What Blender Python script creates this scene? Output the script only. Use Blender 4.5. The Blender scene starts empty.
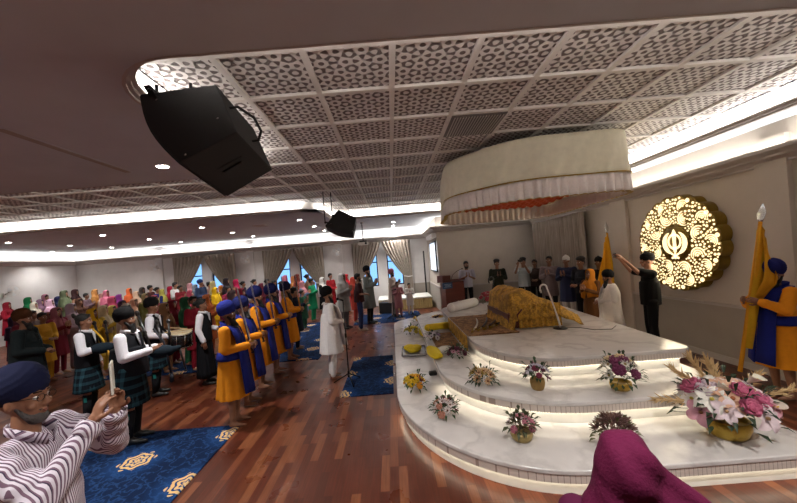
import bpy, bmesh, math, random
from mathutils import Vector, Matrix, Euler
from math import sin, cos, pi, radians as R
random.seed(7)
sc = bpy.context.scene
col = sc.collection
V = Vector
# ---------------------------------------------------------------- camera frame (all distances in metres, camera 2.05 m up)
F, H = 332.0, 2.05
ROLL = math.atan(.0787); CR, SR = cos(ROLL), sin(ROLL)
def ab(u, v):
    u -= 391; v -= 260
    return (u*CR - v*SR)/F, (u*SR + v*CR)/F
def P(u, v, z=0):
    a, b = ab(u, v); Y = (H-z)/b
    return V((a*Y, Y, z))
def Q(u, v, Y):
    a, b = ab(u, v)
    return V((a*Y, Y, H-b*Y))
# ---------------------------------------------------------------- materials
MC = {}
def lin(c):
    if isinstance(c, str):
        c = c.lstrip('#'); c = [int(c[i:i+2], 16)/255 for i in (0, 2, 4)]
    return tuple((x/12.92 if x <= .04045 else ((x+.055)/1.055)**2.4) for x in c[:3]) + (1,)
def mat(name, c, rough=.6, metal=0, emit=0, bump=0, scale=40, spec=.5, sheen=0):
    key = (name, c, rough, emit)
    if key in MC: return MC[key]
    m = bpy.data.materials.new(name); m.use_nodes = True
    nt = m.node_tree; b = nt.nodes['Principled BSDF']
    L = lin(c)
    b.inputs['Base Color'].default_value = L
    b.inputs['Roughness'].default_value = rough
    b.inputs['Metallic'].default_value = metal
    b.inputs['Specular IOR Level'].default_value = spec
    if sheen: b.inputs['Sheen Weight'].default_value = sheen
    if emit:
        b.inputs['Emission Color'].default_value = L
        b.inputs['Emission Strength'].default_value = emit
    else:
        tc = nt.nodes.new('ShaderNodeTexCoord'); n = nt.nodes.new('ShaderNodeTexNoise')
        n.inputs['Scale'].default_value = scale; n.inputs['Detail'].default_value = 3
        nt.links.new(tc.outputs['Object'], n.inputs['Vector'])
        mx = nt.nodes.new('ShaderNodeMix'); mx.data_type = 'RGBA'; mx.blend_type = 'MULTIPLY'
        mx.inputs['Factor'].default_value = 1
        mx.inputs['A'].default_value = L
        rp = nt.nodes.new('ShaderNodeMapRange'); rp.inputs['To Min'].default_value = .86; rp.inputs['To Max'].default_value = 1.08
        nt.links.new(n.outputs['Fac'], rp.inputs['Value']); nt.links.new(rp.outputs['Result'], mx.inputs['B'])
        nt.links.new(mx.outputs['Result'], b.inputs['Base Color'])
        if bump:
            bp = nt.nodes.new('ShaderNodeBump'); bp.inputs['Strength'].default_value = bump; bp.inputs['Distance'].default_value = .01
            nt.links.new(n.outputs['Fac'], bp.inputs['Height']); nt.links.new(bp.outputs['Normal'], b.inputs['Normal'])
    MC[key] = m; return m
def cloth(c, sc_=60): return mat('cloth', c, .85, bump=.25, scale=sc_, spec=.2)
def nodes(m): return m.node_tree.nodes, m.node_tree.links
def mathn(nt, op, a, b=None):
    n = nt.nodes.new('ShaderNodeMath'); n.operation = op
    for i, x in enumerate((a, b)):
        if x is None: continue
        if isinstance(x, (int, float)): n.inputs[i].default_value = x
        else: nt.links.new(x, n.inputs[i])
    return n.outputs[0]
def mixc(nt, fac, a, b):
    n = nt.nodes.new('ShaderNodeMix'); n.data_type = 'RGBA'
    for k, x in (('Factor', fac), ('A', a), ('B', b)):
        if hasattr(x, 'links'): nt.links.new(x, n.inputs[k])
        elif k == 'Factor': n.inputs[k].default_value = x
        else: n.inputs[k].default_value = lin(x)
    return n.outputs['Result']
def newm(name, rough=.6, spec=.5):
    m = bpy.data.materials.new(name); m.use_nodes = True; nt = m.node_tree
    b = nt.nodes['Principled BSDF']; b.inputs['Roughness'].default_value = rough; b.inputs['Specular IOR Level'].default_value = spec
    tc = nt.nodes.new('ShaderNodeTexCoord'); sp = nt.nodes.new('ShaderNodeSeparateXYZ')
    nt.links.new(tc.outputs['Object'], sp.inputs[0])
    return m, nt, b, tc, sp
def bumpn(nt, b, h, strength=.5, dist=.01):
    bp = nt.nodes.new('ShaderNodeBump'); bp.inputs['Strength'].default_value = strength; bp.inputs['Distance'].default_value = dist
    nt.links.new(h, bp.inputs['Height']); nt.links.new(bp.outputs['Normal'], b.inputs['Normal'])
def maprange(nt, v, a, b, c=0., d=1.):
    n = nt.nodes.new('ShaderNodeMapRange'); nt.links.new(v, n.inputs[0])
    for i, x in enumerate((a, b, c, d)): n.inputs[i+1].default_value = x
    return n.outputs[0]
def noise(nt, tc, scale, detail=3, vec=None, out='Fac'):
    n = nt.nodes.new('ShaderNodeTexNoise'); n.inputs['Scale'].default_value = scale; n.inputs['Detail'].default_value = detail
    nt.links.new(vec if vec is not None else tc.outputs['Object'], n.inputs['Vector']); return n.outputs[out]
def mapping(nt, tc, scale=(1, 1, 1), rot=(0, 0, 0)):
    n = nt.nodes.new('ShaderNodeMapping'); nt.links.new(tc.outputs['Object'], n.inputs['Vector'])
    n.inputs['Scale'].default_value = scale; n.inputs['Rotation'].default_value = rot; return n.outputs[0]

def m_floor():
    m, nt, b, tc, sp = newm('parquet_wood', .33, .35)
    mp = mapping(nt, tc, (1, 1, 1), (0, 0, R(90)))
    br = nt.nodes.new('ShaderNodeTexBrick'); nt.links.new(mp, br.inputs['Vector'])
    br.inputs['Scale'].default_value = 1; br.inputs['Brick Width'].default_value = .55; br.inputs['Row Height'].default_value = .085
    br.inputs['Mortar Size'].default_value = .0012; br.offset = .37; br.offset_frequency = 3
    br.inputs['Color1'].default_value = (0, 0, 0, 1); br.inputs['Color2'].default_value = (1, 1, 1, 1); br.inputs['Mortar'].default_value = (.2, .2, .2, 1)
    rp = nt.nodes.new('ShaderNodeValToRGB'); nt.links.new(br.outputs['Color'], rp.inputs['Fac'])
    e = rp.color_ramp.elements; e[0].color = lin('#431d12'); e[1].color = lin('#7c4a2f')
    for p, c in ((.3, '#5a2a1a'), (.5, '#4e2215'), (.75, '#6e3c26')):
        x = rp.color_ramp.elements.new(p); x.color = lin(c)
    mp2 = mapping(nt, tc, (60, 3, 1)); g = noise(nt, tc, 1, 4, mp2)
    k = maprange(nt, g, .3, .7, .75, 1.15)
    mx = nt.nodes.new('ShaderNodeMix'); mx.data_type = 'RGBA'; mx.blend_type = 'MULTIPLY'; mx.inputs['Factor'].default_value = 1
    nt.links.new(rp.outputs['Color'], mx.inputs['A']); nt.links.new(k, mx.inputs['B'])
    nt.links.new(mx.outputs['Result'], b.inputs['Base Color'])
    rr = maprange(nt, noise(nt, tc, 3), .3, .7, .25, .4); nt.links.new(rr, b.inputs['Roughness'])
    return m
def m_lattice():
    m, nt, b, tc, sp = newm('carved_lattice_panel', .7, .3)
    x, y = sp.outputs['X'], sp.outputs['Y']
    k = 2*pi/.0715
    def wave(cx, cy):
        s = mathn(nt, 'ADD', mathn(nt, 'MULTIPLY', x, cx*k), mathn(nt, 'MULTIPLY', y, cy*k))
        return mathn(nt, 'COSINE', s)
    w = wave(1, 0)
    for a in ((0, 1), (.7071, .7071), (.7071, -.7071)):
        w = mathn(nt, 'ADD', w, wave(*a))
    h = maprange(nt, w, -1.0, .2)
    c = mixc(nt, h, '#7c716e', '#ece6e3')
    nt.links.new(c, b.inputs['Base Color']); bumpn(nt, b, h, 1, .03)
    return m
def m_marble():
    m, nt, b, tc, sp = newm('white_marble', .2, .4)
    n = noise(nt, tc, 1.6, 8); n2 = noise(nt, tc, 6, 6)
    v = maprange(nt, mathn(nt, 'ABSOLUTE', mathn(nt, 'SUBTRACT', n, .5)), 0, .05)
    v = maprange(nt, v, 0, 1, .6, 1)
    c = mixc(nt, mathn(nt, 'MULTIPLY', v, maprange(nt, n2, .3, .7, .8, 1)), '#a9a2a0', '#dcd6d2')
    nt.links.new(c, b.inputs['Base Color']); return m
def m_mosaic():
    m, nt, b, tc, sp = newm('mosaic_tile', .4)
    g = mapping(nt, tc, (1, 1, 1))
    w = nt.nodes.new('ShaderNodeTexVoronoi'); w.inputs['Scale'].default_value = 22; nt.links.new(g, w.inputs['Vector'])
    sxy = mathn(nt, 'ADD', mathn(nt, 'MULTIPLY', sp.outputs['X'], 28), mathn(nt, 'MULTIPLY', sp.outputs['Y'], 28))
    fr = mathn(nt, 'FRACT', sxy); ln = mathn(nt, 'GREATER_THAN', fr, .12)
    c = mixc(nt, ln, '#a18f84', '#d3c6bc'); nt.links.new(c, b.inputs['Base Color']); return m
def m_rug():
    m, nt, b, tc, sp = newm('blue_carpet_with_gold_motifs', .95, .1)
    x, y = sp.outputs['X'], sp.outputs['Y']
    fx = mathn(nt, 'SUBTRACT', mathn(nt, 'FRACT', mathn(nt, 'DIVIDE', x, .85)), .5)
    row = mathn(nt, 'FLOOR', mathn(nt, 'DIVIDE', x, .85))
    off = mathn(nt, 'MULTIPLY', mathn(nt, 'MODULO', mathn(nt, 'ABSOLUTE', row), 2), .5)
    fy = mathn(nt, 'SUBTRACT', mathn(nt, 'FRACT', mathn(nt, 'ADD', mathn(nt, 'DIVIDE', y, .95), off)), .5)
    r = mathn(nt, 'SQRT', mathn(nt, 'ADD', mathn(nt, 'POWER', mathn(nt, 'MULTIPLY', fx, .85), 2), mathn(nt, 'POWER', mathn(nt, 'MULTIPLY', fy, .95), 2)))
    an = mathn(nt, 'ARCTAN2', fy, fx)
    pet = mathn(nt, 'MULTIPLY', mathn(nt, 'COSINE', mathn(nt, 'MULTIPLY', an, 8)), .022)
    r1 = mathn(nt, 'ADD', r, pet)
    inm = mathn(nt, 'LESS_THAN', r1, .17)
    st = mathn(nt, 'GREATER_THAN', mathn(nt, 'SINE', mathn(nt, 'ADD', mathn(nt, 'MULTIPLY', r, 105), mathn(nt, 'MULTIPLY', mathn(nt, 'SINE', mathn(nt, 'MULTIPLY', an, 6)), 1.5))), -.35)
    gold = mathn(nt, 'MULTIPLY', inm, st)
    halo = maprange(nt, r, .14, .36, 1, 0)
    n = noise(nt, tc, 9, 5); nz = maprange(nt, mathn(nt, 'ABSOLUTE', mathn(nt, 'SUBTRACT', n, .5)), 0, .05)
    base = mixc(nt, nz, '#203c66', '#0e1d3a')
    base = mixc(nt, mathn(nt, 'MULTIPLY', halo, .55), base, '#234a82')
    c = mixc(nt, gold, base, '#d0ab74')
    nt.links.new(c, b.inputs['Base Color']); bumpn(nt, b, noise(nt, tc, 300), .4, .004); return m
def m_tartan():
    m, nt, b, tc, sp = newm('green_blue_tartan', .9, .1)
    a = mathn(nt, 'GREATER_THAN', mathn(nt, 'FRACT', mathn(nt, 'MULTIPLY', mathn(nt, 'ADD', sp.outputs['X'], sp.outputs['Y']), 9)), .6)
    d = mathn(nt, 'GREATER_THAN', mathn(nt, 'FRACT', mathn(nt, 'MULTIPLY', sp.outputs['Z'], 9)), .6)
    c = mixc(nt, mathn(nt, 'MULTIPLY', mathn(nt, 'ADD', a, d), .5), '#12181f', '#2b4a55'); nt.links.new(c, b.inputs['Base Color']); return m
def m_stripe():
    m, nt, b, tc, sp = newm('striped_shirt_cotton', .85, .2)
    s = mathn(nt, 'ADD', mathn(nt, 'MULTIPLY', sp.outputs['X'], 84), mathn(nt, 'MULTIPLY', sp.outputs['Z'], 5))
    f = mathn(nt, 'FRACT', s)
    c = mixc(nt, mathn(nt, 'GREATER_THAN', f, .55), '#d9d0da', '#7a5f70')
    c = mixc(nt, mathn(nt, 'GREATER_THAN', mathn(nt, 'FRACT', mathn(nt, 'MULTIPLY', s, .5)), .9), c, '#43364c')
    nt.links.new(c, b.inputs['Base Color']); bumpn(nt, b, noise(nt, tc, 14), .5, .02); return m
def m_pattern(name, c1, c2, scale=12, rough=.8):
    m, nt, b, tc, sp = newm(name, rough, .3)
    v = noise(nt, tc, scale, 6); v2 = noise(nt, tc, scale*4, 2)
    k = maprange(nt, mathn(nt, 'ADD', v, mathn(nt, 'MULTIPLY', v2, .5)), .65, .85)
    nt.links.new(mixc(nt, k, c1, c2), b.inputs['Base Color']); bumpn(nt, b, v2, .4, .01); return m
def m_curtain():
    m, nt, b, tc, sp = newm('taupe_drapery', .75, .2)
    k = noise(nt, tc, 1, 3, mapping(nt, tc, (30, 30, 2)))
    nt.links.new(mixc(nt, maprange(nt, k, .3, .7), '#8d8177', '#aa9e93'), b.inputs['Base Color']); return m
def m_wood(name, a, b_, sc_=(2, 2, 20)):
    m, nt, b, tc, sp = newm(name, .4)
    k = noise(nt, tc, 1, 4, mapping(nt, tc, sc_)); nt.links.new(mixc(nt, k, a, b_), b.inputs['Base Color']); return m

M = dict(floor=m_floor(), lattice=m_lattice(), marble=m_marble(), mosaic=m_mosaic(), rug=m_rug(), tartan=m_tartan(), stripe=m_stripe(),
    curtain=m_curtain(), gold_cloth=m_pattern('gold_brocade', '#94702f', '#cc9c3c', 9), brown_cloth=m_pattern('brown_brocade_cloth', '#6f4b2a', '#a3794a', 10),
    lectern=m_wood('dark_red_wood', '#4a1d16', '#6e2f22'),
    wall=mat('white_wall_paint', '#d6d2d0', .85, scale=3), beige=mat('cream_wall_paint', '#c2b7ab', .85, scale=3), dado=mat('taupe_wainscot_paint', '#a39a90', .8, scale=3),
    soffit=mat('grey_ceiling_paint', '#c0c3c8', .9, scale=2), white=mat('white_plaster', '#e6e1dc', .7, scale=6), mould=mat('plaster_moulding', '#b5aca6', .6, scale=6),
    black=mat('black_plastic', '#0c0c0d', .5), blackm=mat('black_metal', '#101012', .35, .4), chrome=mat('chrome', '#c8c8c8', .2, 1), steel=mat('polished_steel', '#d5d8da', .22, 1),
    gold=mat('brushed_gold', '#a8872f', .35, .7), led=mat('led_strip', '#fff4dd', emit=6), lamp=mat('downlight_lamp', '#fff8ee', emit=30),
    led_stage=mat('stage_led_strip', '#fff6dc', emit=3.6), khanda=mat('lit_acrylic', '#ffe6b0', emit=.72),
    ivory=mat('ivory_satin', '#e2dcc4', .6, bump=.2, scale=12), ruffle=mat('sheer_white_ruffle', '#eee6e2', .7, bump=.2, scale=30),
    hair=mat('black_hair', '#0d0b0b', .6, bump=.6, scale=90), eye=mat('eye_white', '#e8e4de', .3), iris=mat('dark_iris', '#140c08', .2), lips=mat('lips', '#8a5045', .5))
SK = [mat('skin', c, .55, scale=25) for c in ('#8a5f47', '#a0735a', '#74503c', '#b08468')]
# ---------------------------------------------------------------- mesh building
class MB:
    def __init__(s): s.b = bmesh.new()
    def _mat(s, f0, mi, sm=True):
        s.b.faces.ensure_lookup_table()
        for f in s.b.faces[f0:]: f.material_index = mi; f.smooth = sm
    def box(s, c, d, rot=None, mi=0, bev=0):
        f0 = len(s.b.faces)
        mx = Matrix.Translation(c) @ (rot.to_4x4() if rot is not None else Matrix()) @ Matrix.Diagonal((*d, 1))
        r = bmesh.ops.create_cube(s.b, size=1, matrix=mx)
        if bev:
            es = {e for v in r['verts'] for e in v.link_edges}
            bmesh.ops.bevel(s.b, geom=list(es), offset=bev, segments=2, affect='EDGES')
        s._mat(f0, mi, False); return s
    def ell(s, c, r, rot=None, sub=2, mi=0):
        f0 = len(s.b.faces)
        if isinstance(r, (int, float)): r = (r, r, r)
        mx = Matrix.Translation(c) @ (rot.to_4x4() if rot is not None else Matrix()) @ Matrix.Diagonal((*r, 1))
        bmesh.ops.create_icosphere(s.b, subdivisions=sub, radius=1, matrix=mx); s._mat(f0, mi); return s
    def cone(s, p, q, r0, r1, n=12, mi=0, caps=True, sm=True):
        f0 = len(s.b.faces); p = V(p); q = V(q); d = q-p; L = d.length
        if L < 1e-6: return s
        mx = Matrix.Translation((p+q)/2) @ d.to_track_quat('Z', 'Y').to_matrix().to_4x4()
        bmesh.ops.create_cone(s.b, cap_ends=caps, segments=n, radius1=r0, radius2=max(r1, 1e-5), depth=L, matrix=mx); s._mat(f0, mi, sm); return s
    def cap(s, p, q, r0, r1=None, n=10, mi=0, sub=1):
        r1 = r0 if r1 is None else r1
        s.cone(p, q, r0, r1, n, mi); s.ell(p, r0, sub=sub, mi=mi); s.ell(q, r1, sub=sub, mi=mi); return s
    def tube(s, pts, rs, n=10, mi=0):
        if isinstance(rs, (int, float)): rs = [rs]*len(pts)
        f0 = len(s.b.faces); pts = [V(p) for p in pts]; rings = []; up = V((0, 0, 1))
        t0 = (pts[1]-pts[0]).normalized(); x = t0.orthogonal().normalized()
        for i, p in enumerate(pts):
            t = (pts[min(i+1, len(pts)-1)]-pts[max(i-1, 0)]).normalized()
            x = (x - t*x.dot(t)).normalized(); y = t.cross(x)
            rings.append([s.b.verts.new(p+(x*cos(2*pi*k/n)+y*sin(2*pi*k/n))*rs[i]) for k in range(n)])
        for A, B in zip(rings, rings[1:]):
            for k in range(n): s.b.faces.new((A[k], A[(k+1) % n], B[(k+1) % n], B[k]))
        s.b.faces.new(rings[0][::-1]); s.b.faces.new(rings[-1]); s._mat(f0, mi); return s
    def loft(s, rings, n=40, folds=0, amp=0, mi=0, ph=0, closed=True):
        """rings: (z, rx, ry, cx, cy, foldfactor)"""
        f0 = len(s.b.faces); RR = []
        for (z, rx, ry, cx, cy, ff) in rings:
            ring = []
            for k in range(n):
                a = 2*pi*k/n; q = 1+amp*ff*(sin(folds*a+ph)+.5*sin(folds*1.7*a+1+z*3))
                ring.append(s.b.verts.new((cx+rx*q*cos(a), cy+ry*q*sin(a), z)))
            RR.append(ring)
        for A, B in zip(RR, RR[1:]):
            for k in range(n): s.b.faces.new((A[k], A[(k+1) % n], B[(k+1) % n], B[k]))
        if closed: s.b.faces.new(RR[0][::-1]); s.b.faces.new(RR[-1])
        s._mat(f0, mi); return s
    def grid(s, fn, nu, nv, mi=0, sm=True):
        f0 = len(s.b.faces)
        G = [[s.b.verts.new(fn(i/nu, j/nv)) for j in range(nv+1)] for i in range(nu+1)]
        for i in range(nu):
            for j in range(nv): s.b.faces.new((G[i][j], G[i+1][j], G[i+1][j+1], G[i][j+1]))
        s._mat(f0, mi, sm); return s
    def prism(s, poly, z0, z1, mi=0, sm=False):
        f0 = len(s.b.faces); A = [s.b.verts.new((x, y, z0)) for x, y in poly]; B = [s.b.verts.new((x, y, z1)) for x, y in poly]
        n = len(poly)
        for k in range(n): s.b.faces.new((A[k], A[(k+1) % n], B[(k+1) % n], B[k]))
        s.b.faces.new(A[::-1]); s.b.faces.new(B); s._mat(f0, mi, sm); return s
    def ribbon(s, pts, wid, side, th=.006, mi=0):
        """flat strip along pts, width vector 'side', extruded thickness th along +/- normal"""
        f0 = len(s.b.faces); pts = [V(p) for p in pts]; n = len(pts)
        if isinstance(wid, (int, float)): wid = [wid]*n
        sd = V(side).normalized(); R_ = []
        for i, p in enumerate(pts):
            t = (pts[min(i+1, n-1)]-pts[max(i-1, 0)]).normalized(); nn = t.cross(sd).normalized()*th/2; w = sd*wid[i]/2
            R_.append([s.b.verts.new(p+q) for q in (w+nn, -w+nn, -w-nn, w-nn)])
        for A, B in zip(R_, R_[1:]):
            for k in range(4): s.b.faces.new((A[k], A[(k+1) % 4], B[(k+1) % 4], B[k]))
        s.b.faces.new(R_[0][::-1]); s.b.faces.new(R_[-1]); s._mat(f0, mi); return s
    def xf(s, mx): bmesh.ops.transform(s.b, matrix=mx, verts=s.b.verts); return s
    def mesh(s, name='m', rec=True):
        if rec: bmesh.ops.recalc_face_normals(s.b, faces=s.b.faces)
        me = bpy.data.meshes.new(name); s.b.to_mesh(me); s.b.free(); return me
    def build(s, name, mats, parent=None, rec=True):
        return place(name, s.mesh(name, rec), mats, parent)
def place(name, me, mats, parent=None):
    o = bpy.data.objects.new(name, me); col.objects.link(o)
    if not isinstance(mats, (list, tuple)): mats = [mats]
    if not me.materials:
        for m in mats: me.materials.append(m)
    for i, m in enumerate(mats):
        o.material_slots[i].link = 'OBJECT'; o.material_slots[i].material = m
    if parent: o.parent = parent
    return o
def remesh(mb, vox, smooth=3, dec=1):
    me = mb.mesh('tmp'); o = bpy.data.objects.new('tmp', me); col.objects.link(o)
    md = o.modifiers.new('r', 'REMESH'); md.mode = 'VOXEL'; md.voxel_size = vox
    if smooth:
        ms = o.modifiers.new('s', 'SMOOTH'); ms.factor = .5; ms.iterations = smooth
    if dec < 1:
        d = o.modifiers.new('d', 'DECIMATE'); d.ratio = dec
    dg = bpy.context.evaluated_depsgraph_get(); dg.update()
    r = bpy.data.meshes.new_from_object(o.evaluated_get(dg)); r.materials.clear()
    for p in r.polygons: p.use_smooth = True; p.material_index = 0
    bpy.data.objects.remove(o); bpy.data.meshes.remove(me); return r
def join(mes, name='m'):
    b = bmesh.new()
    for me in mes: b.from_mesh(me)
    r = bpy.data.meshes.new(name); b.to_mesh(r); b.free(); return r
def tag(o, label=None, cat=None, group=None, kind=None):
    if label: o['label'] = label
    if cat: o['category'] = cat
    if group: o['group'] = group
    if kind: o['kind'] = kind
    return o
def thing(name, loc, label, cat, rz=0, group=None, s=1):
    o = bpy.data.objects.new(name, None); col.objects.link(o); o.empty_display_size = .1
    o.location = loc; o.rotation_euler = (0, 0, rz); o.scale = (s, s, s); return tag(o, label, cat, group)
def struct(o): o['kind'] = 'structure'; return o
def sweep(path, prof, name, m, closed=False, parent=None):
    """profile (d = offset to the left of the path, z)"""
    mb = MB(); n = len(path); ring = []
    for i, p in enumerate(path):
        p = V(p)
        a = V(path[i-1]) if (i > 0 or closed) else None; c = V(path[(i+1) % n]) if (i < n-1 or closed) else None
        d1 = (p-a).normalized() if a is not None else (c-p).normalized(); d2 = (c-p).normalized() if c is not None else d1
        n1 = V((-d1.y, d1.x)); n2 = V((-d2.y, d2.x)); mm = (n1+n2).normalized(); k = 1/max(.3, mm.dot(n1))
        ring.append([mb.b.verts.new((p.x+mm.x*k*d, p.y+mm.y*k*d, z)) for d, z in prof])
    rng = range(n if closed else n-1)
    for i in rng:
        A, B = ring[i], ring[(i+1) % n]
        for k in range(len(prof)-1): mb.b.faces.new((A[k], A[k+1], B[k+1], B[k]))
    return mb.build(name, m, parent)
# ================================================================= THE ROOM
XL, XR, YB, YF = -14.5, 5.25, -3.0, 15.3     # left / right wall, wall behind, far wall
XW, YW = 1.72, 12.1                          # the cream block beyond the stage
ZS, ZG = 3.48, 3.75                          # flat soffit, carved tray
def box(name, x0, x1, y0, y1, z0, z1, m, parent=None, bev=0):
    return MB().box(((x0+x1)/2, (y0+y1)/2, (z0+z1)/2), (x1-x0, y1-y0, z1-z0), bev=bev).build(name, m, parent)
struct(box('floor', XL-.2, XR+.2, YB-.2, YF+.2, -.1, 0, M['floor']))
T = .2
struct(box('wall_left', XL-T, XL, YB-T, YF+T, 0, 3.9, M['wall']))
struct(box('wall_back', XL, XR+T, YB-T, YB, 0, 3.9, M['wall']))
wr = struct(box('wall_right', XR, XR+T, YB, YW, 0, 3.9, M['beige']))
struct(box('wall_block', XW, XR+T, YW, YF+T, 0, 3.9, M['beige']))
# far wall with six narrow window openings, two to a bay
bays = [(-9.93, -7.08), (-5.84, -3.05), (-1.75, .92)]
wins = []
for x0, x1 in bays:
    c = (x0+x1)/2; wins += [(c-.95, c-.22), (c+.22, c+.95)]
mb = MB(); xs = XL
for a, b in wins:
    mb.box(((xs+a)/2, YF+T/2, 1.95), (a-xs, T, 3.9)); mb.box(((a+b)/2, YF+T/2, .45), (b-a, T, .9)); mb.box(((a+b)/2, YF+T/2, 3.25), (b-a, T, 1.3)); xs = b
mb.box(((xs+XW)/2, YF+T/2, 1.95), (XW-xs, T, 3.9))
struct(mb.build('wall_far', M['wall']))
glass, gnt, gb, gtc, gsp = newm('window_glass', .05); gb.inputs['Transmission Weight'].default_value = 1; gb.inputs['IOR'].default_value = 1.1
for i, (a, b) in enumerate(wins):
    o = struct(MB().box(((a+b)/2, YF+.1, 1.75), (b-a, .012, 1.7)).build('window_%d' % (i+1), glass))
    mb = MB(); c = (a+b)/2
    for x in (a+.025, b-.025): mb.box((x, YF+.1, 1.75), (.05, .06, 1.7))
    for z in (.925, 2.0, 2.575): mb.box((c, YF+.1, z), (b-a, .06, .05))
    mb.build('window_frame', M['blackm'], o)
# wainscot (dado) and rails on right, block and far walls
for nm, args in (('trim_1', (XR-.03, XR, YB, YW, 0, .90)), ('trim_2', (XW, XR, YW-.03, YW, 0, .90)), ('trim_3', (XW-.03, XW, YW-.03, YF, 0, .9)), ('trim_12', (.95, XW-.03, YF-.03, YF, 0, .9))):
    struct(box(nm, *args, M['dado']))
for nm, args in (('trim_4', (XR-.05, XR, YB, YW, .90, .94)), ('trim_5', (XW, XR-.05, YW-.05, YW, .90, .94)), ('trim_6', (XW-.05, XW, YW-.05, YF, .90, .94))):
    struct(box(nm, *args, M['mould']))
struct(box('baseboard_right', XR-.045, XR-.03, YB, YW, 0, .1, M['mould']))
# pilasters
for i, (a, b) in enumerate(((7.25, 7.75), (4.28, 4.66))): struct(box('trim_%d' % (7+i), XR-.07, XR, a, b, 0, 3.3, M['beige']))
for i, x in enumerate((-10.65, -6.45, -2.38)): struct(box('trim_%d' % (9+i), x-.16, x+.16, YF-.07, YF, 0, 3.3, M['wall']))
# ceiling: soffit with the recessed tray cut out
arc = lambda cx, cy, r, a0, a1, n=8: [(cx+r*cos(R(a0+(a1-a0)*i/n)), cy+r*sin(R(a0+(a1-a0)*i/n))) for i in range(n+1)]
X0, X1, X2, Y1, Y2, Y3, Y4 = -1.95, -1.8, 4.85, 2.15, 4.93, 8.6, 10.85
tray = arc(X0+.6, Y1+.6, .6, 180, 270) + [(X2, Y1), (X2, Y4), (X1, Y4)] + [(X1, Y3+.45), (X1-.45, Y3)] + [(-13.2, Y3), (-13.2, Y2), (X0, Y2)]
mb = MB(); z0, z1 = ZS, ZS+.04
def rc(x0, x1, y0, y1): mb.box(((x0+x1)/2, (y0+y1)/2, (z0+z1)/2), (x1-x0, y1-y0, z1-z0))
rc(XL, XR, YB, Y1); rc(XL, X0, Y1, Y2); rc(XL, -13.2, Y2, Y3); rc(XL, X1, Y3, YF); rc(X1, XW, Y4, YF); rc(XW, XR, Y4, YW); rc(X2, XR, Y1, Y4)
mb.prism([(X0, Y1)] + arc(X0+.6, Y1+.6, .6, 180, 270)[::-1], z0, z1); mb.prism([(X1, Y3), (X1, Y3+.45), (X1-.45, Y3)], z0, z1)
struct(mb.build('ceiling', M['soffit']))
# stepped crown round the tray opening + cove rising to the lattice
# path runs counter-clockwise, inside of the tray is on the left
prof = [(-.004, ZS-.003), (.02, ZS-.003), (.02, ZS+.015), (.05, ZS+.02), (.05, ZS+.045), (.08, ZS+.05), (.08, ZS+.07), (-.12, ZS+.07)]
tray_r = tray
struct(sweep(tray_r, prof, 'trim_13', M['mould'], True))
struct(sweep(tray_r, [(-.12, ZS+.05), (-.12, ZS+.13), (-.10, ZS+.19), (-.05, ZS+.24), (.02, ZG+.003)], 'trim_14', M['white'], True))
# carved lattice panels (each .715 m) with flat ribs
TS = .715; gx = .143; gy = 2.59
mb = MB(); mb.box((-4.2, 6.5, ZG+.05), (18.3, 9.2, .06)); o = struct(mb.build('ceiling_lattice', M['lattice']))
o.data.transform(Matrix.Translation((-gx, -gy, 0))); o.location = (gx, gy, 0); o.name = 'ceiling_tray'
mb = MB()
k = -19
while gx+k*TS < X2+.1:
    x = gx+k*TS
    ya, yb = (Y1-.1, Y4+.1) if x > X0 else (Y2-.1, Y3+.1)
    if x > -13.2: mb.box((x, (ya+yb)/2, ZG+.008), (.055, yb-ya, .03))
    k += 1
for k in range(-1, 13):
    y = gy+k*TS; xa = -13.3 if Y2-.1 < y < Y3+.1 else X0-.1
    if y < Y4+.1: mb.box(((xa+X2+.1)/2, y, ZG+.0065), (X2+.1-xa, .055, .03))
struct(mb.build('trim_15', M['white']))
# wall cornice with the light trough
corn = [(0, 2.93), (.05, 2.93), (.05, 2.96), (.09, 2.99), (.14, 3.01), (.15, 3.04), (.2, 3.06), (.24, 3.08), (.24, 3.13), (.21, 3.13), (.21, 3.10), (0, 3.10)]
cpath = [(XR, YB), (XR, YW), (XW, YW), (XW, YF), (XL, YF), (XL, YB)]
struct(sweep(cpath, corn, 'trim_16', M['mould']))
# ---------------------------------------------------------------- lights in the coves
def area(p, q, e, z, w=.05, c=(1, .93, .82), off=(0, 0), up=True):
    p = V((*p, z)); q = V((*q, z)); d = q-p
    L = bpy.data.lights.new('cove_light', 'AREA'); L.shape = 'RECTANGLE'; L.size = d.length; L.size_y = w; L.energy = e*d.length; L.color = c
    o = bpy.data.objects.new('cove_light', L); col.objects.link(o); o.location = (p+q)/2
    x = d.normalized(); zz = V((off[0], off[1], -1 if up else 1)).normalized(); y = zz.cross(x).normalized()
    o.rotation_euler = Matrix((x, y, zz)).transposed().to_euler(); return o
CW = (1, .975, .935)
E1 = 2.4; zt = ZS+.085; i = -.07
area((X0+.5, Y1+i), (X2, Y1+i), E1*1.0, zt, c=CW); area((X2-i, Y1), (X2-i, Y4), E1, zt, c=CW); area((X1, Y4-i), (X2, Y4-i), E1*1.4, zt, c=CW)
area((X0+i, Y1+.5), (X0+i, Y2), E1*1.5, zt, c=CW); area((-13, Y2+i), (X0, Y2+i), E1*.6, zt, c=CW); area((-13, Y3-i), (X1-.4, Y3-i), E1*1.4, zt, c=CW); area((X1+i, Y3+.4), (X1+i, Y4), E1, zt, c=CW)
E2 = 2.6; zc = 3.12; i = .12
area((XR-i, YB), (XR-i, YW), E2, zc, c=CW); area((XW, YW-i), (XR, YW-i), E2, zc, c=CW); area((XW-i, YW), (XW-i, YF), E2, zc, c=CW); area((XL, YF-i), (XW, YF-i), E2, zc, c=CW); area((XL+i, YB), (XL+i, YF), E2, zc, c=CW)
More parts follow.
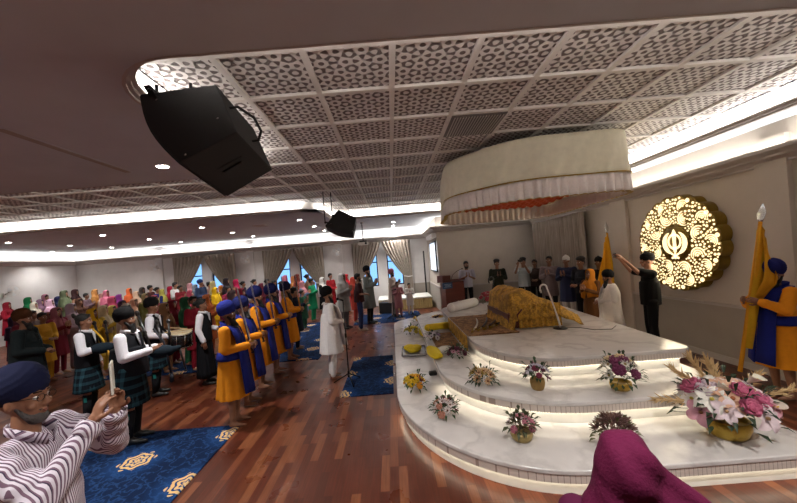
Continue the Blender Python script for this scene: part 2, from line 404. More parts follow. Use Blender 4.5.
# downlights (far ones on a 2.95 m grid)
dl = [(-2.82, 4.25), (-5.7, 2.4), (-2.82, .6), (.3, .6), (3.2, .6), (-5.7, .0), (-8.5, 2.4)]  # after the first, unseen lamps added around the camera as fill light
for y in (10.0, 11.92, 13.7):
    for x in (-11.45, -8.6, -5.6, -2.65): dl.append((x, y))
dl += [(-13.6, 10.0), (-13.7, 13.5), (.2, 12.5), (.2, 13.8), (.2, 14.7)]
words = ['lone one over the front left soffit']
lampme = None
for k, (x, y) in enumerate(dl):
    t = thing('downlight', (x, y, ZS), 'round recessed ceiling downlight shining white in the grey soffit' if k else 'large bright round downlight beside the big hanging loudspeaker', 'ceiling light', group='downlights in the soffit' if k else None)
    if lampme is None:
        lm = MB().cone((0, 0, -.012), (0, 0, 0), .062, .062, 20).mesh(); rm = MB()
        rm.loft([(-.006, .066, .066, 0, 0, 0), (-.014, .072, .072, 0, 0, 0), (-.014, .085, .085, 0, 0, 0), (0, .09, .09, 0, 0, 0)], 24, closed=False); rm = rm.mesh(); lampme = 1
    place('lamp', lm, M['lamp'], t); place('trim_ring', rm, M['white'], t)
    L = bpy.data.lights.new('spot', 'SPOT'); L.energy = 75 if y > 5 else 175; L.spot_size = R(125); L.spot_blend = .7; L.shadow_soft_size = .07; L.color = (1, .975, .94)
    o = bpy.data.objects.new('downlight_spot', L); col.objects.link(o); o.location = (x, y, ZS-.03)
# linear slot vent in the near soffit, air grille in the tray
t = thing('slot_vent', (-3.36, 3.65, ZS), 'long narrow dark slot vent in the near grey ceiling', 'ceiling vent')
box('slot', -.035, .035, -.72, .72, -.012, -.002, M['dado'], t); box('frame', -.05, .05, -.74, .74, -.006, .0, M['soffit'], t)
vg = mat('grey_vent_metal', '#6f6a66', .5)
t = thing('air_grille', (1.22, 4.38, ZG), 'square louvred air grille set in the lattice ceiling', 'ceiling vent')
box('frame', -.34, .34, -.34, .34, -.02, .01, vg, t)
mb = MB()
for k in range(18): mb.box((-.3+k*.6/17, 0, -.028), (.012, .6, .02), Euler((0, .6, 0)).to_matrix())
mb.build('louvres', mat('pale_vent_metal', '#c4beb8', .5), t)
t = thing('air_grille', (-4.1, 10.7, ZS), 'small white square grille in the grey soffit beyond the tray', 'ceiling vent')
box('frame', -.2, .2, -.2, .2, -.015, 0, M['mould'], t)
# ---------------------------------------------------------------- curtains
def curtain(name, x0, x1, ytop, label, left=True, tie=1.25):
    """x0 = outer (wall side) edge, x1 = inner edge at the bay centre"""
    def fn(u, v):
        z = 2.93-v*2.88
        inner = x1+(x0-x1)*.0
        if z > tie:
            q = ((2.93-z)/(2.93-tie)); w = 1-.72*q**1.35
        else:
            q = (tie-z)/tie; w = .28+.10*q
        x = x0+(x1-x0)*w*u
        if z > tie: x += 0
        y = ytop+(.045+.02*sin(v*5))*sin(u*2*pi*8.5+.8*sin(v*4))*min(1, w+.45)
        return (x, y, z)
    t = thing(name, (0, 0, 0), label, 'curtain')
    d = MB().grid(fn, 120, 26).build('drape', M['curtain'], t); sd = d.modifiers.new('s', 'SOLIDIFY'); sd.thickness = .008
    xx = x0+(x1-x0)*.14
    MB().tube([(x0, ytop-.08, tie+.02), (xx, ytop-.1, tie), (x0+(x1-x0)*.3, ytop-.06, tie+.04)], .022, 8).build('tieback', M['white'], t)
    return t
nm = ['window bay nearest the left corner', 'middle window bay', 'window bay nearest the projection screen']
for i, (a, b) in enumerate(bays):
    c = (a+b)/2
    curtain('curtain', a, c-.01, YF-.18, 'taupe drape swept to the left, in the '+nm[i]); curtain('curtain', b, c+.01, YF-.22, 'taupe drape swept to the right, in the '+nm[i])
t = thing('curtain', (5.05, 10.1, 0), 'full length taupe drape hanging straight on the right wall behind the men', 'curtain')
def fn(u, v): return (.0+.05*sin(u*2*pi*13+.5*sin(v*3)), -1.5+u*3.0, 2.92-v*2.84)
d = MB().grid(fn, 200, 10).build('drape', M['curtain'], t); sd = d.modifiers.new('s', 'SOLIDIFY'); sd.thickness = .008
box('rail', -.07, .07, -1.52, 1.52, 2.92, 2.95, M['mould'], t)
# ---------------------------------------------------------------- wall fans
def fan(x, y, z, rz, label):
    t = thing('wall_fan', (x, y, z), label, 'fan', rz)
    MB().tube([(0, .0, -.1), (0, -.12, -.08), (0, -.2, 0)], .022).box((0, -.015, -.12), (.1, .03, .16)).build('bracket', M['white'], t)
    MB().cone((0, -.2, 0), (0, -.32, 0), .07, .05, 16).build('motor', M['white'], t)
    mb = MB()
    for r in (.22, .17, .11, .05):
        mb.tube([(r*cos(a*pi/12), -.38-.03*(1-r/.22), r*sin(a*pi/12)) for a in range(25)], .004, 5)
    for k in range(20):
        a = k*pi/10; mb.tube([(.22*cos(a), -.30, .22*sin(a)), (.22*cos(a), -.38, .22*sin(a)), (.03*cos(a), -.41, .03*sin(a))], .003, 4)
    mb.build('cage', M['white'], t)
    for k in range(3):
        a0 = k*2*pi/3
        MB().grid(lambda u, v: ((.03+.16*u)*cos(a0+v*.9+u*.3), -.35+.03*v, (.03+.16*u)*sin(a0+v*.9+u*.3)), 5, 5).build('blade', mat('pale_plastic', '#d9dde0', .4), t)
fan(-10.62, YF-.07, 2.6, 0, 'white wall fan on the pillar left of all the curtains'); fan(-6.5, YF-.07, 2.62, 0, 'white wall fan on the far wall between the left and middle curtains')
fan(-2.4, YF-.07, 2.62, 0, 'white wall fan on the far wall between the middle and right curtains'); fan(XL, 12.4, 2.0, R(90), 'white wall fan on the left wall at the photo edge')
# projector on a pole
t = thing('projector', (-.95, 12.0, 2.72), 'small white projector hanging on a thin pole near the far windows', 'projector')
MB().box((0, 0, 0), (.36, .28, .1), bev=.015).build('body', M['white'], t); MB().cone((0, 0, .05), (0, 0, ZS-2.72), .018, .018).cone((0, 0, ZS-2.75), (0, 0, ZS-2.72), .06, .06).build('pole', M['blackm'], t)
MB().box((0, 0, .08), (.26, .2, .05), bev=.01).build('bracket', M['black'], t); MB().cone((.1, -.14, 0), (.1, -.17, 0), .04, .035, 16).build('lens', M['black'], t)
# projection screen on the side of the block
t = thing('projection_screen', (XW-.06, 13.0, 2.05), 'lit projection screen in a black frame on the side of the cream wall', 'screen')
sm, nt, b, tc, sp = newm('projected_slide', .6)
k = noise(nt, tc, 5, 2); cc = mixc(nt, maprange(nt, k, .52, .6), '#9fb4d0', '#eef2f6'); nt.links.new(cc, b.inputs['Emission Color']); b.inputs['Emission Strength'].default_value = .7
MB().box((0, 0, 0), (.03, 1.65, 1.05)).build('screen_surface', sm, t)
mb = MB()
for y in (-.85, .85): mb.box((0, y, 0), (.05, .05, 1.15))
for z in (-.55, .55): mb.box((0, 0, z), (.05, 1.75, .05))
mb.build('frame', M['black'], t)
t = thing('screen_housing', (XW-.1, 13.0, 2.82), 'white plaster hood above the projection screen', 'screen hood'); MB().box((0, 0, 0), (.18, 1.9, .16), bev=.02).build('hood', M['white'], t)
t = thing('speaker_pole', (1.5, 15.1, 0), 'thin black vertical pole in the corner by the projection screen', 'pole')
MB().cone((0, 0, 0), (0, 0, .02), .16, .15, 24).build('base', M['black'], t); MB().cone((0, 0, .02), (0, 0, 2.35), .035, .035).build('pole', M['black'], t)
# ---------------------------------------------------------------- rugs (each a runner of blue carpet)
def rug(x0, x1, y0, y1, label, rz=0):
    o = MB().box((0, 0, .006), (x1-x0, y1-y0, .012), bev=.003).build('carpet_runner', M['rug']); o.location = ((x0+x1)/2, (y0+y1)/2, 0); o.rotation_euler.z = rz
    return tag(o, label, 'carpet')
rug(-4.75, -2.17, 2.1, 4.45, 'large blue carpet with gold motifs at the lower left under the shoe of the piper')
rug(-.95, -.12, 5.1, 7.15, 'blue carpet with gold motifs on the wood floor beside the stage')
rug(-3.3, -1.75, 7.3, 12.0, 'long blue carpet running between the orange robed row and the crowd')
rug(-1.4, .9, 10.9, 12.9, 'blue carpet at the far end under the children and the tall man')
rug(-6.4, -3.9, 7.0, 8.0, 'blue carpet seen behind the snare drum')
# ================================================================= hanging loudspeakers
def loudspeaker(loc, rz, label, top, pre=0):
    """wedge cabinet tilted down towards the hall; curved steel grille on the left"""
    A, B, C, D = Q(139.7, 94, 2.36), Q(216, 84.5, 2.46), Q(236.7, 132, 2.34), Q(179.5, 162.4, 2.22)
    c = (A+B+C+D)/4; E = ((Q(271.7, 170.4, 2.82)-C)+(Q(228.8, 196, 2.74)-D))/2; cc = c+E/2
    A, B, C, D = [p-cc for p in (A, B, C, D)]
    if pre:
        Rm = Matrix.Rotation(R(pre), 3, 'Y'); A, B, C, D, E = [Rm @ p for p in (A, B, C, D, E)]; cc = V(loc)
    out = ((A+D)/2-(B+C)/2).normalized(); e = E.normalized()
    arcp = [A.lerp(D, k/8)+out*.055*sin(pi*k/8) for k in range(9)]
    t = thing('loudspeaker', loc if loc else cc, label, 'loudspeaker', rz)
    def solid(name, pts, m, ext=E, bev=.008):
        mb = MB(); a = [mb.b.verts.new(p) for p in pts]; b = [mb.b.verts.new(p+ext) for p in pts]; n = len(pts)
        for k in range(n): mb.b.faces.new((a[k], a[(k+1) % n], b[(k+1) % n], b[k]))
        mb.b.faces.new(a[::-1]); mb.b.faces.new(b); o = mb.build(name, m, t)
        if bev: q = o.modifiers.new('b', 'BEVEL'); q.width = bev; q.segments = 2; q.limit_method = 'ANGLE'
        return o
    cabm = mat('black_cabinet_paint', '#17181a', .6, bump=.2, scale=200)
    solid('cabinet', [B, C]+arcp[::-1], cabm)
    solid('grille', [p+out*.012+e*.015 for p in arcp]+[p+out*.001+e*.015 for p in arcp[::-1]], mat('perforated_black_steel', '#101011', .7, bump=.5, scale=400), E-e*.03, 0)
    # pocket handle in the lower side panel
    n = (D-C).cross(E).normalized(); m_ = (C+D)/2+E*.5; 
    if n.dot(m_-(A+B+C+D)/4-E/2) < 0: n = -n
    rot = Matrix(((D-C).normalized(), n.cross((D-C).normalized()), n)).transposed()
    MB().box(m_+n*.002, (.20, .10, .006), rot, bev=.002).build('handle_plate', M['black'], t); MB().box(m_+n*.008, (.16, .018, .012), rot, bev=.003).build('handle', M['blackm'], t)
    f = -e
    for p in (A.lerp(D, .12)+(B-A)*.16, A.lerp(D, .5)+(B-A)*.75, A.lerp(D, .92)+(B-A)*.12): MB().cone(p+f*.001, p+f*.008, .009, .008, 12).build('rigging_bolt', M['chrome'], t)
    u = (A-D).normalized(); p = A+(B-A)*.15; q = A+(B-A)*.62
    MB().box(p+u*.0+f*.01, (.045, .012, .13), Matrix(((B-A).normalized(), e, u)).transposed(), bev=.004).box(p+u*.055+e*.06, (.045, .14, .012), Matrix(((B-A).normalized(), e, u)).transposed()).cone(p+f*.014+u*.01, p+f*.022+u*.01, .012, .012).build('yoke_bracket', M['blackm'], t)
    MB().box(q+u*.02+e*.05, (.09, .05, .03), Matrix(((B-A).normalized(), e, u)).transposed(), bev=.005).build('rear_bracket', M['blackm'], t)
    zt = top-t.location.z
    for r_ in (p+u*.06+e*.08, q+u*.03+e*.05): MB().cone(r_, (r_.x, r_.y, zt), .012, .012, 10).build('hanging_rod', M['blackm'], t)
    m0 = B.lerp(C, .35)+E*.15; m1 = B.lerp(C, .7)+E*.55; o_ = (B-A).normalized()
    MB().tube([m0, m0+o_*.06, m0.lerp(m1, .35)+o_*.12, m0.lerp(m1, .75)+o_*.11, m1+o_*.05, m1], .011, 8).build('cable', M['black'], t)
    return t
loudspeaker(None, 0, 'large black wedge loudspeaker hanging from the ceiling at the upper left', ZS)
loudspeaker((-1.06, 8.0, 3.0), R(20), 'smaller looking black loudspeaker hanging far off near the middle of the hall', ZG, -38)
# ================================================================= PEOPLE
def arms_pose(k, sx):
    """shoulder, elbow, wrist, hand direction, palm normal, curl   (sx = -1 left of figure, +1 right)"""
    S = V((.185*sx, 0, 1.385))
    d = {'down': ((.25, -.03, 1.12), (.26, .06, .89), (0, .12, -1), (-1, 0, 0), .35),
         'prayer': ((.235, .03, 1.13), (.045, .25, 1.23), (-.05, .30, 1), (-1, 0, 0), .08),
         'clasp': ((.245, .0, 1.12), (.085, .24, 1.08), (-.9, .45, -.1), (0, -.4, -.9), .5),
         'grip': ((.235, .02, 1.13), (.07, .28, 1.14), (-.35, .9, .1), (-1, -.3, 0), 1.25),
         'photo': ((.19, .26, 1.30), (.085, .36, 1.54), (-.15, .35, .9), (-.5, .8, 0), .9),
         'high': ((.21, .20, 1.42), (.10, .38, 1.66), (-.2, .5, .8), (-.5, .8, 0), .8),
         'drum': ((.26, -.01, 1.12), (.17, .25, 1.05), (-.35, .9, -.15), (0, 0, -1), 1.2),
         'pipe': ((.25, .05, 1.14), (.09, .30, 1.18), (-.3, .9, .15), (-1, 0, 0), 1.0),
         'pole': ((.25, .12, 1.18), (.10, .27, 1.27), (-.3, .85, .3), (-1, -.3, 0), 1.2),
         'polelow': ((.24, .08, 1.14), (.14, .33, 1.0), (-.2, .9, -.2), (-1, 0, 0), 1.2),
         'gesture': ((.24, .05, 1.12), (.14, .28, 1.18), (-.2, .8, .5), (-.8, 0, .5), .5)}[k]
    m = lambda p: V((p[0]*sx, p[1], p[2]))
    return S, m(d[0]), m(d[1]), m(d[2]).normalized(), m(d[3]).normalized(), d[4]
def hand(mb, w, d, n, curl, sx, s=1.0, seg=6, thumb=1.0):
    """palm + four unequal bent fingers + thumb from the side of the palm"""
    n = (n-d*n.dot(d)).normalized(); side = d.cross(n).normalized()*sx      # towards the little finger
    if side.dot(d.cross(n)*sx) < 0: side = -side
    rot = Matrix((side, d, n)).transposed()
    mb.cap(w, w+d*.03*s, .024*s, .026*s, seg)
    mb.ell(w+d*.055*s, (.040*s, .050*s, .016*s), rot, sub=2)
    for i, L in enumerate((.072, .080, .074, .058)):
        b = w+d*(.088-.006*abs(i-1.3))*s + side*(-.030+.020*i)*s; a = curl*.45; p = b
        for j, q in enumerate((.45, .32, .23)):
            dd = (d*cos(a)+n*sin(a)).normalized(); e = p+dd*L*q*s
            mb.cap(p, e, (.0088-.001*j)*s, (.0080-.001*j)*s, seg); p = e; a += curl*.62
    b = w+d*.03*s-side*.032*s; a = .7
    t1 = b+(d*.6-side*.62*thumb+n*.25).normalized()*.04*s; t2 = t1+(d*.9-side*.1+n*(.25+.35*curl)).normalized()*.032*s
    mb.cap(b, t1, .0125*s, .0105*s, seg); mb.cap(t1, t2, .0102*s, .0085*s, seg)
def head_mx(yaw=0, pitch=0):
    c = V((0, .0, 1.50)); return Matrix.Translation(c) @ Matrix.Rotation(R(yaw), 4, 'Z') @ Matrix.Rotation(R(-pitch), 4, 'X') @ Matrix.Translation(-c)
def head_prims(mb, HM, fine=True, fem=False):
    h = MB(); f = .95 if fem else 1
    h.ell((0, -.005, 1.62), (.074*f, .094, .098), sub=3); h.ell((0, .022, 1.562), (.057*f, .066, .068), sub=3)
    h.ell((0, .055, 1.515), (.030*f, .03, .024), sub=2)
    h.cap((0, .082, 1.607), (0, .104, 1.574), .008, .0125, 8)
    h.ell((-.011, .094, 1.568), .009, sub=1); h.ell((.011, .094, 1.568), .009, sub=1)
    for x in (-1, 1):
        h.ell((.074*f*x, -.005, 1.592), (.011, .019, .031), sub=2); h.cap((.016*x, .085, 1.628), (.045*x, .074, 1.628), .0085, .008, 6); h.ell((.04*x, .066, 1.572), (.022, .02, .02), sub=2)
    h.ell((0, .083, 1.541), (.021, .012, .006), sub=2); h.ell((0, .083, 1.532), (.018, .011, .006), sub=2)
    h.xf(HM); me = h.mesh(); mb.b.from_mesh(me); bpy.data.meshes.remove(me)
def face_extra(HM):
    e = MB()
    for x in (-1, 1):
        e.ell((.031*x, .0755, 1.607), (.0135, .011, .009), sub=2, mi=1); e.ell((.031*x, .0835, 1.607), (.0062, .0045, .0066), sub=1, mi=2)
        e.cap((.017*x, .092, 1.632), (.046*x, .081, 1.634), .0035, .003, 6, mi=2)
    e.ell((0, .0915, 1.5405), (.019, .006, .0038), sub=1, mi=3); e.ell((0, .0905, 1.5335), (.016, .006, .0036), sub=1, mi=3)
    e.xf(HM); return e.mesh(rec=False)
def torso_prims(mb, k=1.0, fem=False, up=0, belly=0):
    sh = .155 if fem else .170
    mb.ell((0, 0, .95), (.150*k, .105*k, .12)); mb.ell((0, .005+belly*.5, 1.10), ((.125 if fem else .138)*k, (.10+belly)*k, .16)); mb.ell((0, .0, 1.27), (.155*k, .112*k, .16))
    mb.cap((-sh+.02, 0, 1.375), (sh-.02, 0, 1.375), .055*k, .055*k); mb.cap((0, -.01, 1.36), (0, .0, 1.41), .075*k, .058*k)
    if fem: mb.ell((0, .07, 1.255), (.12*k, .06*k, .055))
def leg_pts(x, stance=0):
    return V((.09*x, 0, .90)), V((.098*x, .015+stance*x*.08, .49)), V((.10*x, -.02+stance*x*.16, .085))
BC = {}
def body_mesh(armL, armR, yaw=0, pitch=0, fem=False, low=False, stance=0):
    key = (armL, armR, yaw, pitch, fem, low, stance)
    if key in BC: return BC[key]
    HM = head_mx(yaw, pitch); mb = MB(); torso_prims(mb, .93, fem)
    mb.cap((0, -.01, 1.38), (0, .005, 1.53), .056 if not fem else .047, .052 if not fem else .045, 12)
    head_prims(mb, HM, fem=fem)
    for x in (-1, 1):
        S, E, Wr, d, n, c = arms_pose(armL if x < 0 else armR, x)
        mb.cap(S, E, .047, .036, 10, sub=2); mb.cap(E, Wr, .037, .025, 10, sub=2)
        h, k, a = leg_pts(x, stance)
        mb.cap(h, k, .078, .053, 12, sub=2); mb.cap(k, k+(a-k)*.35, .052, .054, 12); mb.cap(k+(a-k)*.35, a, .053, .034, 12, sub=2)
        mb.cap(a+V((0, -.015, -.045)), a+V((.012*x, .13, -.052)), .034, .026, 10); mb.cap(a, a+V((0, .06, -.04)), .036, .03, 10)
        mb.cap(a+V((.008*x, .13, -.056)), a+V((.012*x, .18, -.06)), .022, .016, 8)
    me = remesh(mb, .019 if low else .0095, 2 if low else 3)
    hb = MB()
    for x in (-1, 1):
        S, E, Wr, d, n, c = arms_pose(armL if x < 0 else armR, x); hand(hb, Wr-d*.01, d, n, c, x, seg=5 if low else 7)
    me = join([me, hb.mesh(), face_extra(HM)], 'body')
    for p in me.polygons: p.use_smooth = True
    BC[key] = me; return me
def cached(fn):
    C = {}
    def w(*a):
        if a not in C: C[a] = fn(*a)
        return C[a]
    return w
@cached
def shirt_mesh(aL, aR, hem=.86, flare=1.0, k=1.06, sleeve='long', fem=False, low=False, folds=9, amp=.035, belly=0, loose=1.0):
    """torso + sleeves grown as one garment; hem z, flare = hem width factor"""
    mb = MB(); torso = MB(); torso_prims(mb, k, fem, belly=belly)
    w0, d0 = .150*k, (.115+belly)*k
    rings = [(hem, w0*1.08*flare, d0*1.14*flare, 0, 0, 1), (hem+.01, w0*1.08*flare, d0*1.14*flare, 0, 0, 1)]
    n = max(3, int((1.22-hem)/.08))
    for i in range(1, n):
        t = i/n; z = hem+(1.22-hem)*t; f = flare*(1-t)+1.0*t
        rings.append((z, w0*(1.08-.06*t)*f, d0*(1.14-.1*t)*f, 0, 0, (1-t)))
    rings.append((1.24, w0*.98, d0*.98, 0, 0, 0))
    mb.loft(rings, 64, folds, amp)
    for x in (-1, 1):
        S, E, Wr, d, n_, c = arms_pose(aL if x < 0 else aR, x); l = loose
        if sleeve != 'none':
            if sleeve == 'short': E2 = S+(E-S)*.72; mb.cap(S, E2, .066*l, .062*l, 12, sub=2)
            else:
                mb.cap(S, E, .064*l, .056*l, 12, sub=2); W2 = E+(Wr-E)*.93; mb.cap(E, W2, .056*l, .040*l, 12, sub=2)
                mb.cone(W2-(Wr-E).normalized()*.02, W2+(Wr-E).normalized()*.025, .041*l, .041*l)
                for t in (.25, .55, .8): mb.ell(E+(Wr-E)*t, .047*l+.004*sin(t*9))
    me = remesh(mb, .02 if low else .0115, 2)
    return me
@cached
def trouser_mesh(stance=0, k=1.0, low=False):
    mb = MB(); mb.ell((0, 0, .95), (.158*k, .115*k, .12))
    for x in (-1, 1):
        h, kn, a = leg_pts(x, stance); a = a+V((0, 0, .01))
        mb.cap(h, kn, .090*k, .068*k, 12, sub=2); mb.cap(kn, a, .068*k, .056*k, 12, sub=2)
    return remesh(mb, .02 if low else .012, 2)
@cached
def shoe_mesh(x, stance=0):
    h, k, a = leg_pts(x, stance); mb = MB(); a = V((a.x, a.y, .085))
    mb.cap(a+V((0, -.02, -.04)), a+V((.012*x, .13, -.05)), .044, .034, 12, sub=2); mb.cap(a+V((0, -.0, 0)), a+V((0, .04, -.035)), .043, .04, 12); mb.cap(a+V((.01*x, .13, -.053)), a+V((.014*x, .19, -.057)), .032, .026, 10)
    me = remesh(mb, .012, 2)
    return me
@cached
def turban_mesh(kind='pagri', yaw=0, pitch=0):
    HM = head_mx(yaw, pitch)
    c, r, rg, tilt = {'pagri': (V((0, -.022, 1.672)), V((.096, .118, .102)), 8, .30), 'round': (V((0, -.022, 1.69)), V((.108, .130, .116)), 9, .28), 'patka': (V((0, -.014, 1.655)), V((.086, .106, .088)), 5, .12)}[kind]
    mb = MB()
    def fn(u, v):
        a = 2*pi*u; t = -1.15+v*(pi/2+1.15); x, y, z = max(cos(t), .0)**.92*sin(a), max(cos(t), .0)**.92*cos(a), sin(t)
        q = z*1.0 + (abs(x)*.55 if y > -.2 else abs(x)*.15)
        k = 1+.035*(1-abs((q*rg) % 2-1))*(1 if v < .96 else 0)
        k *= 1+.06*max(0, z)*(1-abs(x))
        return (c.x+x*r.x*k, c.y+y*r.y*k, c.z+z*r.z*k)
    mb.grid(fn, 64, 40)
    bmesh.ops.remove_doubles(mb.b, verts=mb.b.verts, dist=.0008)
    # closing the underside inside the head
    if kind != 'patka': mb.ell(c+V((0, -r.y*.55, -.03)), (r.x*.62, r.y*.5, r.z*.55), sub=2)
    mb.ell(c+V((0, 0, -.02)), (r.x*.85, r.y*.86, r.z*.6), sub=3)
    if kind == 'patka': mb.ell(c+V((0, .02, .085)), .026, sub=2)
    mb.xf(Matrix.Translation(c) @ Matrix.Rotation(tilt, 4, 'X') @ Matrix.Translation(-c)); mb.xf(HM)
    return mb.mesh()
@cached
def beard_mesh(L='short', yaw=0, pitch=0):
    HM = head_mx(yaw, pitch); mb = MB()
    mb.ell((0, .052, 1.505), (.055, .048, .045), sub=2)
    for x in (-1, 1): mb.cap((.062*x, .012, 1.575), (.045*x, .055, 1.515), .018, .024, 8); mb.cap((.006*x, .094, 1.5525), (.034*x, .08, 1.54), .0075, .006, 6)
    if L == 'thin':
        mb = MB(); mb.ell((0, .05, 1.506), (.046, .044, .036), sub=2)
        for x in (-1, 1): mb.cap((.058*x, .012, 1.57), (.042*x, .05, 1.515), .011, .018, 8); mb.cap((.006*x, .094, 1.5525), (.03*x, .082, 1.545), .005, .004, 6)
    elif L != 'short':
        mb.ell((0, .07, 1.46), (.052, .042, .06), sub=2)
        if L == 'long': mb.cap((0, .085, 1.44), (0, .11, 1.31), .05, .022, 10)
    mb.xf(HM); return remesh(mb, .009, 2)
@cached
def hair_mesh(kind='short', yaw=0, pitch=0):
    HM = head_mx(yaw, pitch); mb = MB()
    mb.ell((0, -.018, 1.652), (.084, .098, .084), sub=3); mb.ell((0, -.045, 1.61), (.078, .066, .075), sub=3); mb.ell((0, .055, 1.697), (.055, .03, .022), sub=2)
    for x in (-1, 1): mb.ell((.072*x, -.005, 1.635), (.012, .035, .03), sub=1)
    if kind == 'fluffy': mb.ell((0, -.01, 1.70), (.10, .11, .065), sub=3); mb.ell((0, .05, 1.69), (.075, .05, .03))
    if kind == 'bun': mb.ell((0, -.125, 1.63), (.045, .04, .045), sub=2)
    if kind == 'long': mb.cap((0, -.085, 1.60), (0, -.12, 1.25), .06, .035, 10)
    mb.xf(HM); return remesh(mb, .009, 1)
@cached
def scarf_mesh(kind='shawl', var=0):
    """cloth over the head: face opening at the front, falling over the shoulders"""
    rnd = random.Random(var); ph = rnd.random()*6
    rows = [(1.742, .004, .004, 0, 0), (1.735, .045, .06, 0, 0), (1.712, .075, .095, -.005, .2), (1.675, .091, .115, -.01, .78), (1.62, .096, .122, -.012, .74), (1.56, .094, .12, -.014, .66), (1.50, .095, .115, -.012, .5), (1.455, .115, .115, -.005, .22),
            (1.41, .165, .13, 0, .04), (1.36, .215, .15, 0, .02), (1.27, .245, .165, .005, .03), (1.15, .25, .175, .01, .08), (1.02, .245, .175, .01, .2)]
    if kind == 'veil': rows = rows[:10]+[(1.26, .20, .15, -.03, 1.3), (1.1, .18, .14, -.06, 1.7)]
    mb = MB(); N = 44; f0 = 0; RR = []
    for (z, rx, ry, cy, op) in rows:
        ring = []
        for k in range(N+1):
            a = pi/2+op+(2*pi-2*op)*k/N; w = 0 if z > 1.5 else min(1, (1.5-z)*5)
            q = 1+w*(.06*sin(a*7+ph)+.04*sin(a*13+z*9+ph))+(.012*sin(a*9+z*25+ph) if z < 1.7 else 0)
            ring.append(mb.b.verts.new((rx*q*cos(a), cy+ry*q*sin(a), z+(.03*sin(a*3+ph)*w if z < 1.2 else 0))))
        RR.append(ring)
    for A, B in zip(RR, RR[1:]):
        for k in range(N): mb.b.faces.new((A[k], A[k+1], B[k+1], B[k]))
    mb._mat(0, 0); bmesh.ops.recalc_face_normals(mb.b, faces=mb.b.faces)
    bmesh.ops.solidify(mb.b, geom=mb.b.faces[:], thickness=.008)
    return mb.mesh(rec=False)
@cached
def skirt_mesh(z0, z1, w0, w1, folds=14, amp=.04):
    mb = MB(); rings = []
    for i in range(9):
        t = i/8; rings.append((z1+(z0-z1)*t, w1+(w0-w1)*(t**.8), (w1+(w0-w1)*(t**.8))*.8, 0, 0, t))
    mb.loft(rings, 96, folds, amp); return mb.mesh()
def rot_face(dx, dy): return math.atan2(-dx, dy)     # local +Y turned to face (dx, dy)
def person(loc, face, label, h=1.72, aL='prayer', aR='prayer', skin=0, yaw=0, pitch=0, fem=False, low=False, group=None, stance=0):
    t = thing('person', loc, label, 'person', R(face), group, h/1.72)
    t['pk'] = 1; del t['pk']
    place('body', body_mesh(aL, aR, yaw, pitch, fem, low, stance), [SK[skin], M['eye'], M['iris'], M['lips']], t)
    return t
def wear(t, name, me, m): return place(name, me, m, t)
# ---------------------------------------------------------------- garments made of several pieces
def head_on(t, kind, c, yaw=0, pitch=0):
    if kind in ('pagri', 'round', 'patka'): wear(t, 'turban', turban_mesh(kind, yaw, pitch), cloth(c, 30))
    elif kind in ('shawl', 'veil'): wear(t, 'headscarf', scarf_mesh(kind, random.randrange(4)), cloth(c, 20)); wear(t, 'hair', hair_mesh('short', yaw, pitch), M['hair']) if False else None
    elif kind: wear(t, 'hair', hair_mesh(kind, yaw, pitch), M['hair'])
def shoes(t, c='#101010', stance=0):
    for x in (-1, 1): wear(t, 'shoe', shoe_mesh(x, stance), mat('leather', c, .4))
# ---------------------------------------------------------------- band members in black vests
def bandsman(u, v, face, label, h, aL, aR, headk, hc, kilt=True, yaw=0, pitch=0, beard=None, belly=0, fem=False, pos=None):
    p = pos or P(u, v); t = person((p.x, p.y, .013 if kilt == 2 else 0), face, label, h, aL, aR, 0, yaw, pitch, fem)
    wear(t, 'shirt', shirt_mesh(aL, aR, .9, .95, 1.05, 'long', fem, False, 9, .02, belly, 1.08), cloth('#e4e2ea'))
    wear(t, 'vest', shirt_mesh(aL, aR, .88, 1.0, 1.16, 'none', fem, False, 9, .01, belly), cloth('#121318'))
    mb = MB(); y = .137+belly*.3
    mb.grid(lambda a, b: ((a-.5)*.13*(1-b)**.9, .128+.012*(1-abs(a-.5)*2)+belly*.35*b-.006*(1-b), 1.435-.2*b), 8, 6)
    o = mb.build('shirt_front', cloth('#e4e2ea'), t); s = o.modifiers.new('s', 'SOLIDIFY'); s.thickness = .01
    MB().ribbon([(0, .085, 1.44), (0, .148+belly*.1, 1.41), (0, .152+belly*.3, 1.3), (0, .156+belly*.5, 1.17)], [.04, .03, .045, .055], (1, 0, 0), .012).build('tie', cloth('#16171d'), t)
    mb = MB()
    for x in (-1, 1): mb.ribbon([(.0, -.075, 1.455), (.06*x, -.02, 1.455), (.065*x, .03, 1.45), (.012*x, .1, 1.425)], .045, (0, .25, 1), .008)
    mb.build('collar', cloth('#eceaf0'), t)
    if kilt:
        wear(t, 'kilt', skirt_mesh(.50, 1.0, .235, .155+belly*.6, 26, .03), M['tartan'])
        for x in (-1, 1):
            hh, k, a = leg_pts(x); MB().cap(k+(a-k)*.18, a, .062, .042, 12, sub=2).build('sock', cloth('#15161a'), t)
            b = k+(a-k)*.28; MB().box(b+V((.062*x, 0, 0)), (.008, .04, .07), bev=.003).build('flash', cloth('#1f6f6a'), t)
    else:
        wear(t, 'skirt', skirt_mesh(.16, 1.0, .22, .155, 12, .05), cloth('#101116'))
    shoes(t)
    if headk: head_on(t, headk, hc, yaw, pitch)
    if beard: wear(t, 'beard', beard_mesh(beard, yaw, pitch), M['hair'])
    return t
piper = bandsman(133, 444, -75, 'stout bearded piper in black turban, white shirt, vest and kilt on the blue carpet', 1.66, 'pipe', 'pipe', 'pagri', '#0b0b0d', 2, 0, 0, 'full', .05, pos=V((-3.42, 4.22, 0)))
boy = bandsman(90, 420, -70, 'bare headed youth in white shirt, black vest and tartan kilt left of the stout piper', 1.60, 'down', 'pipe', 'short', '', True, pos=V((-4.68, 5.0, 0)))
